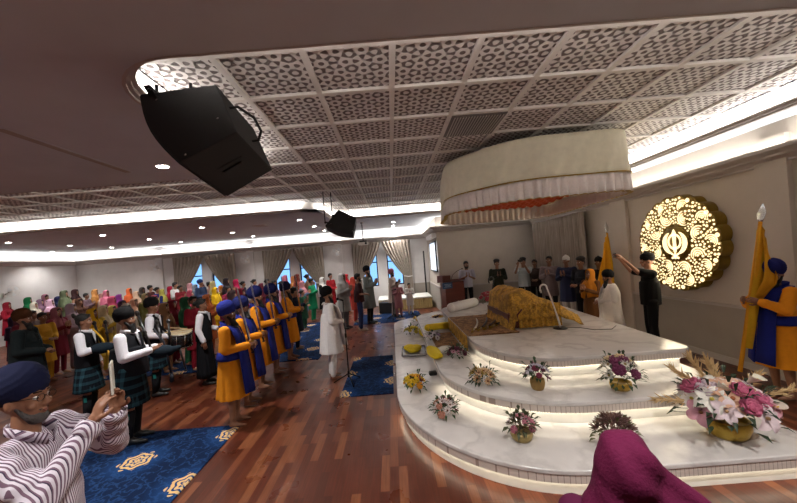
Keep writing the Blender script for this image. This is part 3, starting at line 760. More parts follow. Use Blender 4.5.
drummer = bandsman(158, 395, -65, 'snare drummer in black turban, white shirt and black vest', 1.68, 'drum', 'drum', 'pagri', '#0b0b0d', True, 0, 8, pos=V((-4.28, 5.85, 0)))
girl = bandsman(205, 385, -75, 'girl with tied back hair in white shirt, black vest and long dark skirt', 1.60, 'clasp', 'down', 'bun', '', False, fem=True, pos=V((-3.62, 6.25, 0)))
# snare drum slung in front of the drummer
t = thing('snare_drum', (-3.92, 6.0, .80), 'black marching snare drum with a pale skin held before the drummer', 'drum'); t.rotation_euler = (.10, .12, 0)
MB().cone((0, 0, .0), (0, 0, .26), .19, .19, 32).build('shell', mat('black_lacquer', '#121214', .2), t)
mb = MB()
for z in (.015, .25): mb.tube([(.195*cos(a*pi/16), .195*sin(a*pi/16), z) for a in range(33)], .011, 6)
for k in range(10): a = k*pi/5; mb.cap((.2*cos(a), .2*sin(a), .03), (.2*cos(a), .2*sin(a), .24), .006)
mb.build('hoop', M['chrome'], t); MB().cone((0, 0, .255), (0, 0, .262), .187, .187, 32).build('drum_head', mat('drum_skin', '#cdbb9a', .6), t)
mb = MB(); mb.tube([(-.19, 0, .2), (-.3, -.1, .4), (-.36, -.15, .6)], .018); mb.build('strap', cloth('#16161a'), t)
for q, lab in ((((-4.02, 5.78, 1.10), (-3.68, 6.0, 1.09)), 'pale drumstick lying nearest across the drum skin'), (((-4.14, 6.08, 1.13), (-3.84, 6.10, 1.09)), 'pale drumstick in the far hand of the drummer')):
    a, b = map(V, q); mb = MB().cap(a, b, .010, .007, 8).ell(b, .011); tag(mb.build('drumstick', mat('maple', '#d8b98a', .5)), lab, 'drumstick')
# bagpipes
def bagpipe(loc, rz, label, cord):
    t = thing('bagpipe', loc, label, 'bagpipes', rz)
    m = MB(); m.ell((0, 0, 0), (.09, .15, .085), sub=3).cap((0, .1, .0), (0, .2, .03), .05, .03); me = remesh(m, .015, 2); place('bag', me, cloth('#14202a'), t)
    MB().cap((0, .2, .03), (.02, .26, -.26), .014, .010).ell((.02, .26, -.28), (.022, .022, .012)).build('chanter', mat('black_wood', '#14100e', .3), t)
    for i, (dx, dy, L) in enumerate(((-.10, -.14, .55), (-.16, -.02, .36), (-.20, .06, .34))):
        b = V((dx*.5, dy, .06)); e = b+V((-.35, -.35+i*.12, .75)).normalized()*L
        MB().cap(b, e, .013, .016).cap(b+(e-b)*.4, b+(e-b)*.48, .022).cap(e-(e-b)*.08, e, .026).build('drone', mat('black_wood', '#14100e', .3), t)
    MB().tube([(-.06, -.1, .3), (-.02, .02, .12), (.06, .08, -.05), (.04, .1, -.30)], .012).cap((.04, .1, -.3), (.04, .1, -.38), .02, .028).build('tassel', cloth(cord), t)
    return t
bagpipe((-4.40, 4.95, 1.08), R(-60), 'bagpipe with gold cord under the arm of the bare headed youth', '#c79a35')
bagpipe((-3.05, 4.30, 1.10), R(-75), 'bagpipe with dark bag held at the chest of the stout piper', '#2a2a30')
# ---------------------------------------------------------------- the row of five in orange with blue
ORG, BLU, NAV = '#dd8a1a', '#1b2474', '#171c52'
def robed(loc, face, label, h, aL='grip', aR='grip', yaw=0, beard='long', turb='round', tc=BLU, sash=True, shawl=True, pitch=0):
    t = person(loc, face, label, h, aL, aR, 0, yaw, pitch)
    wear(t, 'robe', shirt_mesh(aL, aR, .42, 1.42, 1.12, 'long', False, False, 11, .05, .01, 1.25), cloth(ORG, 20))
    head_on(t, turb, tc, yaw, pitch); wear(t, 'beard', beard_mesh(beard, yaw, pitch), M['hair'])
    # waist sash
    mb = MB(); mb.loft([(.97, .225, .190, 0, .0, 1), (1.0, .228, .192, 0, .003, 1), (1.07, .212, .178, 0, .006, 1), (1.085, .19, .16, 0, .006, 1)], 60, 9, .02); mb.build('waist_sash', cloth(BLU, 20), t)
    if shawl:   # long scarf: round the neck, both ends down the front
        for x in (-1, 1):
            pts = [(.0+.02*x, -.10, 1.43), (.09*x, -.07, 1.455), (.115*x, .02, 1.445), (.10*x, .115, 1.39), (.088*x, .165, 1.26), (.09*x, .19, 1.12), (.09*x, .207, .98), (.092*x, .228, .8), (.094*x, .245, .62), (.095*x, .26, .47)]
            MB().ribbon(pts, [.09, .11, .13, .15, .165, .17, .17, .18, .185, .19], (1, -.42*x, .1), .014).build('shawl_end', cloth(BLU, 20), t)
        MB().ribbon([(-.10, .01, 1.43), (-.07, -.085, 1.45), (.0, -.11, 1.455), (.07, -.085, 1.45), (.10, .01, 1.43)], .11, (0, -.2, 1), .012).build('shawl_collar', cloth(BLU, 20), t)
    return t
def sword(base, top, label, group=None, curve=.05):
    """upright sabre: grip at base"""
    a, b = V(base), V(top); L = (b-a).length; t = thing('sword', a, label, 'sword', 0, group)
    q = (b-a).to_track_quat('Z', 'Y'); t.rotation_euler = q.to_euler()
    MB().cap((0, 0, -.08), (0, 0, .05), .014, .014).ell((0, 0, -.09), (.024, .024, .016)).build('grip', mat('dark_grip', '#2a1b12', .6), t)
    MB().box((0, 0, .06), (.03, .12, .014), bev=.004).build('guard', M['gold'], t)
    mb = MB(); f = lambda s_: curve*s_*s_
    n = 14; ra = []
    for i in range(n+1):
        s_ = i/n; z = .065+(L-.065)*s_; w = .020*(1-.3*s_) if i < n else .001; y = f(s_)*L*.5
        ra.append([mb.b.verts.new(c) for c in ((0, y-w, z), (.003, y, z), (0, y+w, z), (-.003, y, z))])
    for A, B in zip(ra, ra[1:]):
        for k in range(4): mb.b.faces.new((A[k], A[(k+1) % 4], B[(k+1) % 4], B[k]))
    mb.build('blade', M['steel'], t); return t
row = [((-2.26, 4.50), 'bearded man in orange robe and royal blue turban, foremost of the row holding upright swords', 1.60, -84),
       ((-2.36, 5.15), 'man in blue turban and orange robe second in the sword row, just behind the foremost', 1.60, -82),
       ((-2.42, 5.85), 'tall robed man in navy turban third in the sword row', 1.70, -80),
       ((-2.42, 6.6), 'robed man in blue turban fourth in the sword row', 1.69, -82),
       ((-2.40, 7.45), 'orange robed man with scarf end over the arm, farthest of the sword row', 1.66, -84)]
for i, ((x, y), lab, h, f) in enumerate(row):
    robed((x, y, .012 if y > 7.3 else 0), f, lab, h, yaw=(0, -8, 6, 0, 5)[i], tc=(BLU, NAV, NAV, NAV, '#1a1c40')[i], shawl=(i != 4))
    hx = x+.30*h/1.72; hz = 1.15*h/1.72
    sword((hx, y+.0, hz-.03), (hx-.16+.02*i, y+.02, hz+.78), ('shining upright sword held by the foremost robed man', 'upright sword of the second robed man', 'upright sword of the third robed man', 'upright sword of the fourth robed man', 'upright sword of the farthest robed man')[i])
# ---------------------------------------------------------------- man in white at the microphone
t = person((-1.2, 6.02, 0), -70, 'man in black turban, long white kurta and white shawl at the microphone stand', 1.62, 'clasp', 'clasp', 0, 0, 0)
wear(t, 'kurta', shirt_mesh('clasp', 'clasp', .50, 1.32, 1.12, 'long', False, False, 10, .04, .02, 1.2), cloth('#e9e6e6', 25)); wear(t, 'trousers', trouser_mesh(0, .95), cloth('#e4e0e0', 25))
head_on(t, 'pagri', '#0e0d10'); wear(t, 'beard', beard_mesh('full'), M['hair'])
for x in (-1, 1):
    MB().ribbon([(.02*x, -.11, 1.43), (.10*x, -.07, 1.455), (.13*x, .03, 1.44), (.115*x, .13, 1.36), (.10*x, .175, 1.2), (.10*x, .20, 1.0), (.10*x, .235, .8), (.105*x, .26, .62)], [.1, .12, .15, .17, .17, .17, .18, .19], (1, .3*x, .15), .012).build('shawl_end', cloth('#f2f0f0', 25), t)
def micstand(x, y, h, label, boom=True, rz=0, z=0):
    t = thing('microphone_stand', (x, y, z), label, 'microphone stand', rz); q = M['blackm']
    MB().cone((0, 0, .12), (0, 0, h), .011, .009).cone((0, 0, .10), (0, 0, .2), .02, .02).cone((0, 0, h*.55), (0, 0, h*.6), .018, .018).build('pole', q, t)
    for k in range(3): a = k*2*pi/3+.4; MB().cap((0, 0, .16), (.27*cos(a), .27*sin(a), .012), .010, .012).build('leg', q, t)
    if boom: MB().cap((-.25, 0, h-.1), (.30, 0, h+.12), .008).build('boom', q, t); e = V((.30, 0, h+.12))
    else: e = V((0, 0, h))
    MB().cap(e, e+V((.09, 0, .02)), .014, .016).ell(e+V((.12, 0, .025)), .026, sub=2).build('microphone', M['black'], t); return t
micstand(-.88, 5.72, 1.42, 'black tripod microphone stand in front of the man in white', False, R(150))
micstand(-.05, 11.5, 1.0, 'low black microphone stand by the tall grey robed man', False)
# ---------------------------------------------------------------- standing men and women in mid distance
def casual(loc, face, label, h=1.72, a='prayer', top='#888888', leg='#22242c', hd='short', hc='', hem=.86, flare=1., sleeve='long', beard=None, skin=0, fem=False, yaw=0, pitch=0, shoe='#141414', aR=None, apron=None):
    aR = aR or a
    t = person(loc, face, label, h, a, aR, skin, yaw, pitch, fem); k = 1.08
    wear(t, 'shirt' if hem > .7 else 'kurta', shirt_mesh(a, aR, hem, flare, k, sleeve, fem, False, 9, .035, .015, 1.1), cloth(top, 30))
    wear(t, 'trousers', trouser_mesh(0, .95), cloth(leg, 30)); shoes(t, shoe)
    head_on(t, hd, hc, yaw, pitch)
    if beard: wear(t, 'beard', beard_mesh(beard, yaw, pitch), M['hair'])
    return t
casual((-.82, 11.0, .013), -110, 'tall man in dark turban and long grey green kurta with folded hands', 1.86, 'prayer', '#6c706c', '#151517', 'pagri', '#101018', .48, 1.25, beard='full')
casual((-1.05, 10.05, 0), -75, 'bearded man in maroon shirt and blue jeans beside the tall man', 1.72, 'clasp', '#3a1f22', '#29345a', 'short', sleeve='short', beard='short', shoe='#c9b9a6')
casual((-1.58, 10.5, 0), -115, 'person in pale grey tunic and short hair left of the man in maroon', 1.74, 'prayer', '#a09f9c', '#6d6e70', 'shawl', '#a3a09d', .55, 1.25, shoe='#26262a')
casual((-.02, 12.0, .013), -110, 'bearded man in dusty pink turban and cream clothes behind the child in pink', 1.68, 'prayer', '#b9a79c', '#93857c', 'pagri', '#a8667a', .52, 1.2, beard='short')
casual((.15, 11.75, .013), 190, 'child in a pink kurta with hands folded by the low stage', 1.26, 'prayer', '#a8737a', '#9d6a70', 'short', '', .45, 1.2)
casual((.58, 12.2, .013), 190, 'small child in white kurta with hands folded by the low stage', 1.14, 'prayer', '#dcd8d2', '#d8d2cc', 'short', '', .5, 1.2)
casual((2.60, 11.6, 0), 175, 'man in pale lilac shirt and dark trousers standing beside the lectern', 1.80, 'prayer', '#aaa6b6', '#15151b', 'short', sleeve='short', beard='short')
casual((3.45, 10.9, 0), 172, 'man with fluffy hair in dark olive jacket and jeans before the cream wall', 1.78, 'prayer', '#26281f', '#3c434c', 'fluffy')
casual((4.15, 10.5, 0), 150, 'man in pale grey blue shirt holding a phone to his face', 1.78, 'photo', '#9fa6a8', '#17181f', 'fluffy', sleeve='short')
casual((4.62, 10.75, 0), 150, 'dark haired woman in brown behind the man with the phone', 1.7, 'clasp', '#4a3a36', '#26201f', 'long', fem=True)
casual((4.62, 9.75, 0), 140, 'man in mauve brown kurta with folded hands before the long drape', 1.80, 'prayer', '#7b6a6a', '#1a181b', 'short', '', .62, 1.15)
casual((4.70, 8.95, 0), 130, 'man in white cap, navy blue kurta and white trousers before the drape', 1.78, 'prayer', '#2c3350', '#c9c2bd', 'patka', '#d8d4d0', .55, 1.2)
casual((4.66, 8.2, 0), 110, 'man with black hair in dark clothes at the right edge of the drape', 1.74, 'clasp', '#1c1c24', '#14141a', 'fluffy')
casual((4.98, 8.0, 0), 120, 'man in dark cap half hidden between the drape and the far flag', 1.72, 'down', '#17171c', '#121216', 'patka', '#17181c')
casual((4.36, 7.35, 0), 110, 'person in orange headscarf just behind the black turbaned man in white', 1.50, 'prayer', '#5c3a20', '#3c2414', 'shawl', '#b4701f', .5, 1.2, fem=True)
# phone in the hands of the back man
def phone(loc, rot, label, c='#111114', s=1):
    t = thing('phone', loc, label, 'phone', s=s); t.rotation_euler = rot
    MB().box((0, 0, 0), (.076, .009, .155), bev=.003).build('case', mat('phone_case', c, .3), t); MB().box((0, -.0055, 0), (.068, .002, .146)).build('screen', mat('phone_glass', '#1c2530', .1), t)
    return t
f = R(150); o = V((4.15, 10.5, 0)); k = 1.78/1.72
def loc2w(o, face, s, p): a = R(face); return V(o)+V((p[0]*cos(a)-p[1]*sin(a), p[0]*sin(a)+p[1]*cos(a), p[2]))*s
phone(loc2w(o, 150, k, (0, .435, 1.66)), (0, R(90), R(150)), 'dark phone held sideways before the face of the man in pale blue')
# man in white shawl and black turban near the flag, hands together
t = person((4.12, 6.35, 0), 75, 'long bearded man in black turban wrapped in a white shawl beyond the stage', 1.50, 'clasp', 'clasp', 0, 0, 10)
wear(t, 'kurta', shirt_mesh('clasp', 'clasp', .40, 1.35, 1.16, 'long', False, False, 10, .04, .03, 1.25), cloth('#d9d5d0', 25)); wear(t, 'trousers', trouser_mesh(0, .95), cloth('#d9d5d0', 25))
head_on(t, 'pagri', '#121216', 0, 10); wear(t, 'beard', beard_mesh('long', 0, 10), M['hair'])
mb = MB(); rows = [(1.46, .09, .09, -.02, .8), (1.42, .17, .12, -.01, .7), (1.36, .225, .15, 0, .6), (1.25, .265, .18, 0, .5), (1.1, .28, .2, .02, .4), (.95, .28, .205, .02, .35), (.8, .28, .205, .01, .35), (.62, .285, .21, .01, .4)]
RR = []
for (z, rx, ry, cy, op) in rows:
    RR.append([mb.b.verts.new((rx*(1+.03*sin(9*a_))*cos(a_), cy+ry*(1+.03*sin(9*a_))*sin(a_), z)) for a_ in [pi/2+op+(2*pi-2*op)*k_/40 for k_ in range(41)]])
for A, B in zip(RR, RR[1:]):
    for k_ in range(40): mb.b.faces.new((A[k_], A[k_+1], B[k_+1], B[k_]))
o_ = mb.build('shawl', cloth('#e6e1da', 20), t); s_ = o_.modifiers.new('s', 'SOLIDIFY'); s_.thickness = .01
for p in o_.data.polygons: p.use_smooth = True
shoes(t)
# man in black photographing the emblem side
t = person((4.62, 6.0, 0), 68, 'man in black cap and black clothes raising both arms to take a photo', 1.80, 'high', 'high', 1, 0, 5)
wear(t, 'shirt', shirt_mesh('high', 'high', .84, .86, 1.08, 'short', False, False, 9, .03, .02, 1.1), cloth('#0f0f11')); wear(t, 'trousers', trouser_mesh(0, 1.0), cloth('#0e0e11')); shoes(t)
head_on(t, 'patka', '#0d0d0f', 0, 5)
phone(loc2w((4.62, 6.0, 0), 68, 1.80/1.72, (0, .47, 1.735)), (0, R(90), R(68)), 'black phone raised overhead by the man in black')
# flag bearer on the right
fb = robed((4.66, 4.06, 0), 82, 'flag bearer in orange robe and royal blue turban at the right of the stage', 1.62, 'pole', 'pole', yaw=38, beard='full', tc='#1c2060', pitch=5)
MB().tube([(.17, .12, 1.06), (.22, .12, .98), (.24, .13, .86), (.22, .15, .78)], [.02, .022, .02, .008]).build('dagger_sheath', M['chrome'], fb)
def flag(base, top, label, w=.3, bell=True, hang=1.0):
    a, b = V(base), V(top); L = (b-a).length; t = thing('ceremonial_flag', a, label, 'flag'); t.rotation_euler = (b-a).to_track_quat('Z', 'Y').to_euler()
    MB().cone((0, 0, 0), (0, 0, L), .022, .02, 12).build('pole', cloth('#c9891f'), t)
    mb = MB(); mb.loft([(L, .02, .02, 0, 0, 0), (L+.05, .035, .012, 0, 0, 0), (L+.13, .045, .006, 0, 0, 0), (L+.26, .002, .002, 0, 0, 0)], 16); mb.build('spearhead', M['steel'], t)
    def fn(u, v):
        z = L-.03-v*1.55*hang; wd = w*(.25+.75*min(1, v*1.6))*(1 if v < .75 else 1-(v-.75)*2.2)
        return (.02*(1 if w > 0 else -1)+wd*u, .03*sin(u*9+v*4)*min(1, v*3)+.03*sin(u*14), z-.25*u*(1-v))
    o = MB().grid(fn, 24, 24).build('flag_cloth', cloth('#cf9420', 15), t); s = o.modifiers.new('s', 'SOLIDIFY'); s.thickness = .006
    MB().tube([(-.0, -.01, L-.1), (-.03, -.03, L*.7), (-.02, -.035, L*.45), (-.03, -.03, .3)], [.03, .05, .055, .04]).build('wrapped_cloth', cloth('#c4981f', 15), t)
    return t
_a, _b = Q(745, 335, 4.06), Q(763, 203, 4.27); _d = (_b-_a).normalized()
flag(_a-_d*.45, _b-_d*.26, 'saffron flag on a cloth wrapped pole with steel spearhead, held by the flag bearer', -.2, True, .62)
f2 = flag((4.98, 7.55, .0), (4.98, 7.6, 2.28), 'saffron flag standing against the wall behind the man in the white shawl', .30)
# bearded man in dark jacket at far left, standing
t = person((-5.75, 5.15, 0), -65, 'bearded man in brown turban and dark green jacket at the left of the band', 1.70, 'clasp', 'clasp', 0, -5, 0)
wear(t, 'jacket', shirt_mesh('clasp', 'clasp', .72, 1.1, 1.2, 'long', False, False, 7, .03, .03, 1.3), cloth('#1a2224')); wear(t, 'trousers', trouser_mesh(0, 1.05), cloth('#131519')); shoes(t)
head_on(t, 'pagri', '#4a2c17', -5); wear(t, 'beard', beard_mesh('full', -5), M['hair'])
MB().ribbon([(-.13, .09, 1.38), (-.05, .16, 1.25), (-.03, .18, 1.1), (-.02, .2, .9)], .09, (1, .2, .1), .012).build('scarf_end', cloth('#16201f'), t)
# ================================================================= THE STAGE
def outline(xl, xr, yf, yb, rx, ry, rb=.8, rr=.12, xrb=None, inset=0):
    xrb = xr if xrb is None else xrb
    xl += inset; xr -= inset; yf += inset; yb -= inset; xrb -= inset; rx -= inset; ry -= inset
    p = [(xl+rx-rx*cos(a), yf+ry-ry*sin(a)) for a in [pi/2*i/22 for i in range(23)]]
    p += [(xr-rr+rr*sin(a), yf+rr-rr*cos(a)) for a in [pi/2*i/6 for i in range(7)]]
    p += [(xrb-.2+.2*cos(a), yb-.2+.2*sin(a)) for a in [pi/2*i/4 for i in range(5)]]
    p += [(xl+rb-rb*sin(a), yb-rb+rb*cos(a)) for a in [pi/2*i/10 for i in range(11)]]
    return p
stage = thing('stage', (0, 0, 0), 'three tiered white marble stage with curved lit steps', 'stage')
tiers = [(-.06, 3.5, 2.66, 10.2, 1.6, 1.9, .9, .12, 3.7), (.55, 3.48, 3.32, 9.55, 1.35, 1.35, .9, .12, 3.75), (1.14, 3.54, 3.97, 8.85, .9, 1.2, .7, .14, 3.85)]
for k, a in enumerate(tiers):
    z = .24*k
    st = MB().prism(outline(*a), z+.195, z+.24).build('step', M['marble'], stage)
    bv = st.modifiers.new('b', 'BEVEL'); bv.width = .012; bv.segments = 3; bv.limit_method = 'ANGLE'; bv.angle_limit = R(50)
    MB().prism(outline(*a, inset=.012), z+.125, z+.196).build('mosaic_band', M['mosaic'], st)
    MB().prism(outline(*a, inset=.065), z, z+.125).build('plinth', mat('white_stone_riser', '#dedad4', .45, scale=10), st)
    po, pi_ = outline(*a, inset=.018), outline(*a, inset=.048); mb = MB()
    A = [mb.b.verts.new((x, y, z+.122)) for x, y in po]; B = [mb.b.verts.new((x, y, z+.122)) for x, y in pi_]; n = len(A)
    for i in range(36): mb.b.faces.new((A[i-1], A[i], B[i], B[i-1])) if i else None
    mb.build('light_strip', M['led_stage'], st, rec=False)
TZ = .72
# gold brocade hanging over the left side, brown brocade cloth, white bolster
t = tag(MB().grid(lambda u, v: (1.125-.012*sin(u*60)*v, 5.35+u*1.75, .728-.236*v), 60, 6).build('side_cloth', M['gold_cloth']), 'gold brocade cloth hanging over the left edge of the top tier', 'cloth')
sd = t.modifiers.new('s', 'SOLIDIFY'); sd.thickness = .01
o = tag(box('floor_cloth', 1.14, 1.98, 5.35, 7.1, TZ+.002, TZ+.014, M['brown_cloth'], bev=.004), 'brown brocade cloth spread on the top tier before the draped scripture bed', 'cloth')
o = tag(box('floor_cloth', .66, 1.09, 5.7, 6.75, .482, .496, M['brown_cloth'], bev=.004), 'brown brocade cloth on the middle tier at the left side', 'cloth')
# sheathed swords laid on the brown cloth
for i in range(4):
    x = 1.24+.12*i; t = thing('sheathed_sword', (x, 5.5+.07*i, TZ+.035), ('leftmost', 'second from left', 'third from left', 'rightmost')[i]+' of the four curved swords lying on the brown cloth', 'sword', R(-14-5*i), 'swords on the brown cloth')
    pts = [(.10*sin(s_*2.2), s_*1.15, 0) for s_ in [j/10 for j in range(11)]]
    MB().tube(pts[2:], [.016]*8+[.010]).build('sheath', mat('sheath_lacquer', ('#e8ddc8', '#2a1510', '#3d1d14', '#1a1412')[i], .4), t)
    MB().tube(pts[:3], [.012, .013, .015]).box(pts[2], (.09, .015, .02)).build('grip', M['gold'], t)
o = MB(); o.cap((1.32, 7.75, TZ+.11), (2.0, 8.35, TZ+.11), .11, .11, 20, sub=3)
tag(o.build('bolster', mat('white_sheet', '#e8e6e4', .8, bump=.1)), 'long white bolster cushion at the back left of the top tier', 'cushion')
# scripture bed under its gold cover
bed = thing('scripture_bed', (2.33, 6.25, TZ), 'low scripture bed fully draped in a golden brocade cover', 'draped bed')
MB().box((0, 0, .14), (.84, 1.25, .26), bev=.02).build('bed_frame', M['lectern'], bed)
for x in (-.38, .38):
    for y in (-.58, .58): MB().cap((x, y, .02), (x, y, .2), .03, .03).build('leg', M['gold'], bed)
MB().grid(lambda u, v: (-.27+.72*u, -.66-.012*sin(u*50)-.02*v, .40-.385*v), 60, 6).build('front_panel', M['gold_cloth'], bed)
def cov(u, v):
    x = -.62+1.42*u; y = -.70+1.45*v
    h = .29+.35*math.exp(-((x+.14)/.38)**2)+.05*math.exp(-((x-.45)/.3)**2)
    e = min(1, max(0, v*(1-v)*9)); z = .30+(h-.30)*e**.6
    if v < .12: z -= (.12-v)*1.1
    if v > .9: z -= (v-.9)*3
    if x < -.36: z -= (-.36-x)**.8*(1.75); x = -.36-(-.36-x)*.55
    if x > .45: z -= (x-.45)*.45
    z += .012*sin(x*22+y*9)+.008*sin(y*31-x*7)
    return (x, y-.05*(1-v)*(1 if x < -.3 else 0), max(z, .012))
o = MB().grid(cov, 60, 50).build('cover', M['gold_cloth'], bed); sd = o.modifiers.new('s', 'SOLIDIFY'); sd.thickness = .012
MB().tube([(-.40, -.72, .02), (-.30, -.72, .10), (-.31, -.725, .25), (-.22, -.72, .34)], .014).build('fringe_cord', mat('maroon_cord', '#5c2418', .7), bed)
# gooseneck microphones on the stage
def goose(x, y, h, lean, label, c, z=TZ, s=1):
    t = thing('gooseneck_microphone', (x, y, z), label, 'microphone')
    MB().cone((0, 0, 0), (0, 0, .018), .11, .10, 24).build('base', M['black'], t)
    n = 14; pts = [(lean*(k/n)**1.2, 0, .02+h*(k/n)) for k in range(n+1)]
    MB().tube(pts, [.016]*5+[.012]*10, 8).build('pole', mat('white_enamel', c, .3), t)
    e = V(pts[-1]); q = [(e.x-.055+.055*cos(a), 0, e.z+.055*sin(a)) for a in [pi*j/9 for j in range(10)]]
    MB().tube(q+[(e.x-.11, 0, e.z-.03)], .014, 8).cap((e.x-.11, 0, e.z-.03), (e.x-.10, 0, e.z-.07), .018, .014).build('microphone_head', mat('white_enamel', c, .3), t); return t
goose(2.67, 5.42, .66, -.17, 'white gooseneck microphone with hooked head on the marble in front of the gold cover', '#ded8d4')
goose(2.05, 7.15, .72, .12, 'dark gooseneck microphone with black hooked head behind the gold cover', '#2a2a2c')
tag(MB().tube([(2.78, 5.42, TZ+.006), (2.95, 5.35, TZ+.006), (3.05, 5.15, TZ+.006), (3.3, 5.1, TZ+.006), (3.5, 5.3, TZ+.006)], .005, 6).build('cable', M['black']), 'thin black cable lying across the marble from the microphone base', 'cable')
# ---------------------------------------------------------------- yellow cloths and tray on the left steps
YEL = '#e6c81e'; ym = mat('yellow_marigold_cloth', YEL, .8, bump=.8, scale=45)
t = thing('silver_tray', tuple(P(414, 352, .24)), 'square silver tray frame on the lowest tier holding a yellow cushion', 'tray', R(-3))
MB().box((0, 0, .012), (.44, .62, .02), bev=.005).build('plate', mat('silver_plate', '#9a9a9c', .35, .8), t)
mb = MB()
for a_, b_ in (((-.22, -.31, .03), (.22, -.31, .03)), ((.22, -.31, .03), (.22, .31, .03)), ((.22, .31, .03), (-.22, .31, .03)), ((-.22, .31, .03), (-.22, -.31, .03))): mb.cap(a_, b_, .014)
mb.build('rim', M['chrome'], t)
def blobcloth(prims, vox, label, name, m, cat='cloth'):
    mb = MB()
    for c, r in prims: mb.ell(c, r, sub=3)
    me = remesh(mb, vox, 2); return tag(place(name, me, m), label, cat)
p = P(413, 350, .27); blobcloth([((p.x-.06, p.y+.05, .31), (.12, .15, .06)), ((p.x+.07, p.y+.02, .31), (.11, .14, .055)), ((p.x, p.y-.10, .30), (.12, .12, .05))], .015, 'heart shaped yellow cushion in the silver tray on the lowest tier', 'cushion', ym, 'cushion')
for (u, v, z, r, lab) in ((434, 354, .49, (.11, .34, .05), 'yellow flower garland heap along the left edge of the middle tier'), (424, 333, .26, (.13, .45, .06), 'yellow cloth strip lying behind the silver tray')):
    p = P(u, v, z); blobcloth([((p.x, p.y, z+.03), r), ((p.x+.04, p.y-.2, z+.03), (.08, .1, .04)), ((p.x-.03, p.y+.22, z+.03), (.07, .12, .045))], .015, lab, 'garland', ym, 'garland')
p = P(436, 327, .56); mb = MB().cap((p.x-.17, p.y, .56), (p.x+.26, p.y+.1, .56), .075, .075, 16, sub=3); tag(mb.build('bolster', ym), 'yellow bolster cushion lying across the middle tier', 'cushion')
p = P(441, 352, .485); blobcloth([((p.x, p.y, .51), (.17, .15, .035)), ((p.x+.1, p.y+.12, .51), (.12, .12, .03))], .012, 'white cloth bundle beside the yellow garland on the middle tier', 'folded_cloth', cloth('#d9d6cc'))
p = P(433, 375, .24); mb = MB().box((p.x, p.y, .27), (.12, .10, .05), bev=.01); tag(mb.build('donation_box', M['black']), 'small black box in front of the yellow garland', 'box')
# ================================================================= FLOWERS
def leafmesh(n, Rr, Hh, seed, L=(.07, .14), w=.015, droop=.3):
    L = (L[0]*.75, L[1]*.75)
    r = random.Random(seed); mb = MB()
    for k in range(n):
        a = r.random()*2*pi; el = r.uniform(-droop, 1.3); l = r.uniform(*L); b = V((cos(a)*Rr*.3, sin(a)*Rr*.3, Hh*.45*r.random()+.04)); d = V((cos(a)*cos(el), sin(a)*cos(el), sin(el)))
        s = b+d*Rr*r.uniform(.25, .75); sd = d.cross(V((0, 0, 1)))
        sd = sd.normalized() if sd.length > .01 else V((1, 0, 0)); up = sd.cross(d)
        p0, p1, p2 = s, s+d*l*.5+up*l*.08, s+d*l-V((0, 0, l*.3)); ww = w*r.uniform(.7, 1.3)
        p2.z = max(p2.z, .004); p1.z = max(p1.z, .006); p0.z = max(p0.z, .01)
        q = [mb.b.verts.new(c) for c in (p0-sd*ww*.3, p0+sd*ww*.3, p1+sd*ww, p1-sd*ww, p2)]; c_ = mb.b.verts.new(p1+up*-.004)
        for f in ((q[0], q[1], c_), (q[1], q[2], c_), (q[2], q[4], c_), (q[4], q[3], c_), (q[3], q[0], c_)): mb.b.faces.new(f)
        if k % 3 == 0: mb.cap(b, s, .003, .002, 5)
    return mb.mesh(rec=False)
@cached
def bloom(kind):
    """unit blossom facing +Z, radius 1"""
    mb = MB(); r = random.Random(3)
    if kind == 'rose':
        for ring, (n, rad, tilt, ln) in enumerate(((3, .18, 1.35, .5), (5, .32, 1.1, .62), (6, .5, .75, .7), (7, .62, .4, .6))):
            for k in range(n):
                a = 2*pi*k/n+ring*.5; rot = Matrix.Rotation(a, 3, 'Z') @ Matrix.Rotation(-tilt, 3, 'Y')
                mb.ell(rot @ V((ln*.45+rad*.1, 0, 0))+V((cos(a)*rad*.4, sin(a)*rad*.4, .0)), (ln*.5, .34, .07), rot, sub=1)
        mb.ell((0, 0, .22), (.2, .2, .25), sub=1)
    elif kind == 'daisy':
        for k in range(10):
            a = 2*pi*k/10; rot = Matrix.Rotation(a, 3, 'Z') @ Matrix.Rotation(-.25, 3, 'Y'); mb.ell(rot @ V((.58, 0, 0)), (.42, .17, .06), rot, sub=1)
        mb.ell((0, 0, .08), (.26, .26, .16), sub=1, mi=1)
    elif kind == 'lily':
        for k in range(5):
            a = 2*pi*k/5
            def fn(u, v, a=a):
                w = .36*math.sin(pi*min(1, u*.93+.05))**.7; x = .08+.92*u; z = .45*u-.55*u*u*u; y = (v-.5)*2*w
                z += .10*abs(v-.5)*2; return (x*cos(a)-y*sin(a), x*sin(a)+y*cos(a), z)
            mb.grid(fn, 7, 4)
        mb.ell((0, 0, .15), (.14, .14, .16), sub=1, mi=1)
    elif kind == 'calla':
        def fn(u, v):
            a = (v-.5)*2*pi*.92; rr = .14+.42*u**1.6*(1-.25*cos(a)); z = u*1.1+.35*u*cos(a); return (rr*sin(a), -rr*cos(a)*.9, z)
        mb.grid(fn, 8, 14); mb.cap((0, 0, .2), (0, -.05, .95), .07, .05, 6, mi=1)
    elif kind == 'tuft':
        for k in range(16):
            a = r.random()*6.3; el = r.uniform(.1, 1.5); d = V((cos(a)*cos(el), sin(a)*cos(el), sin(el))); mb.cone(d*.1, d, .10, .02, 5)
    return mb.mesh()
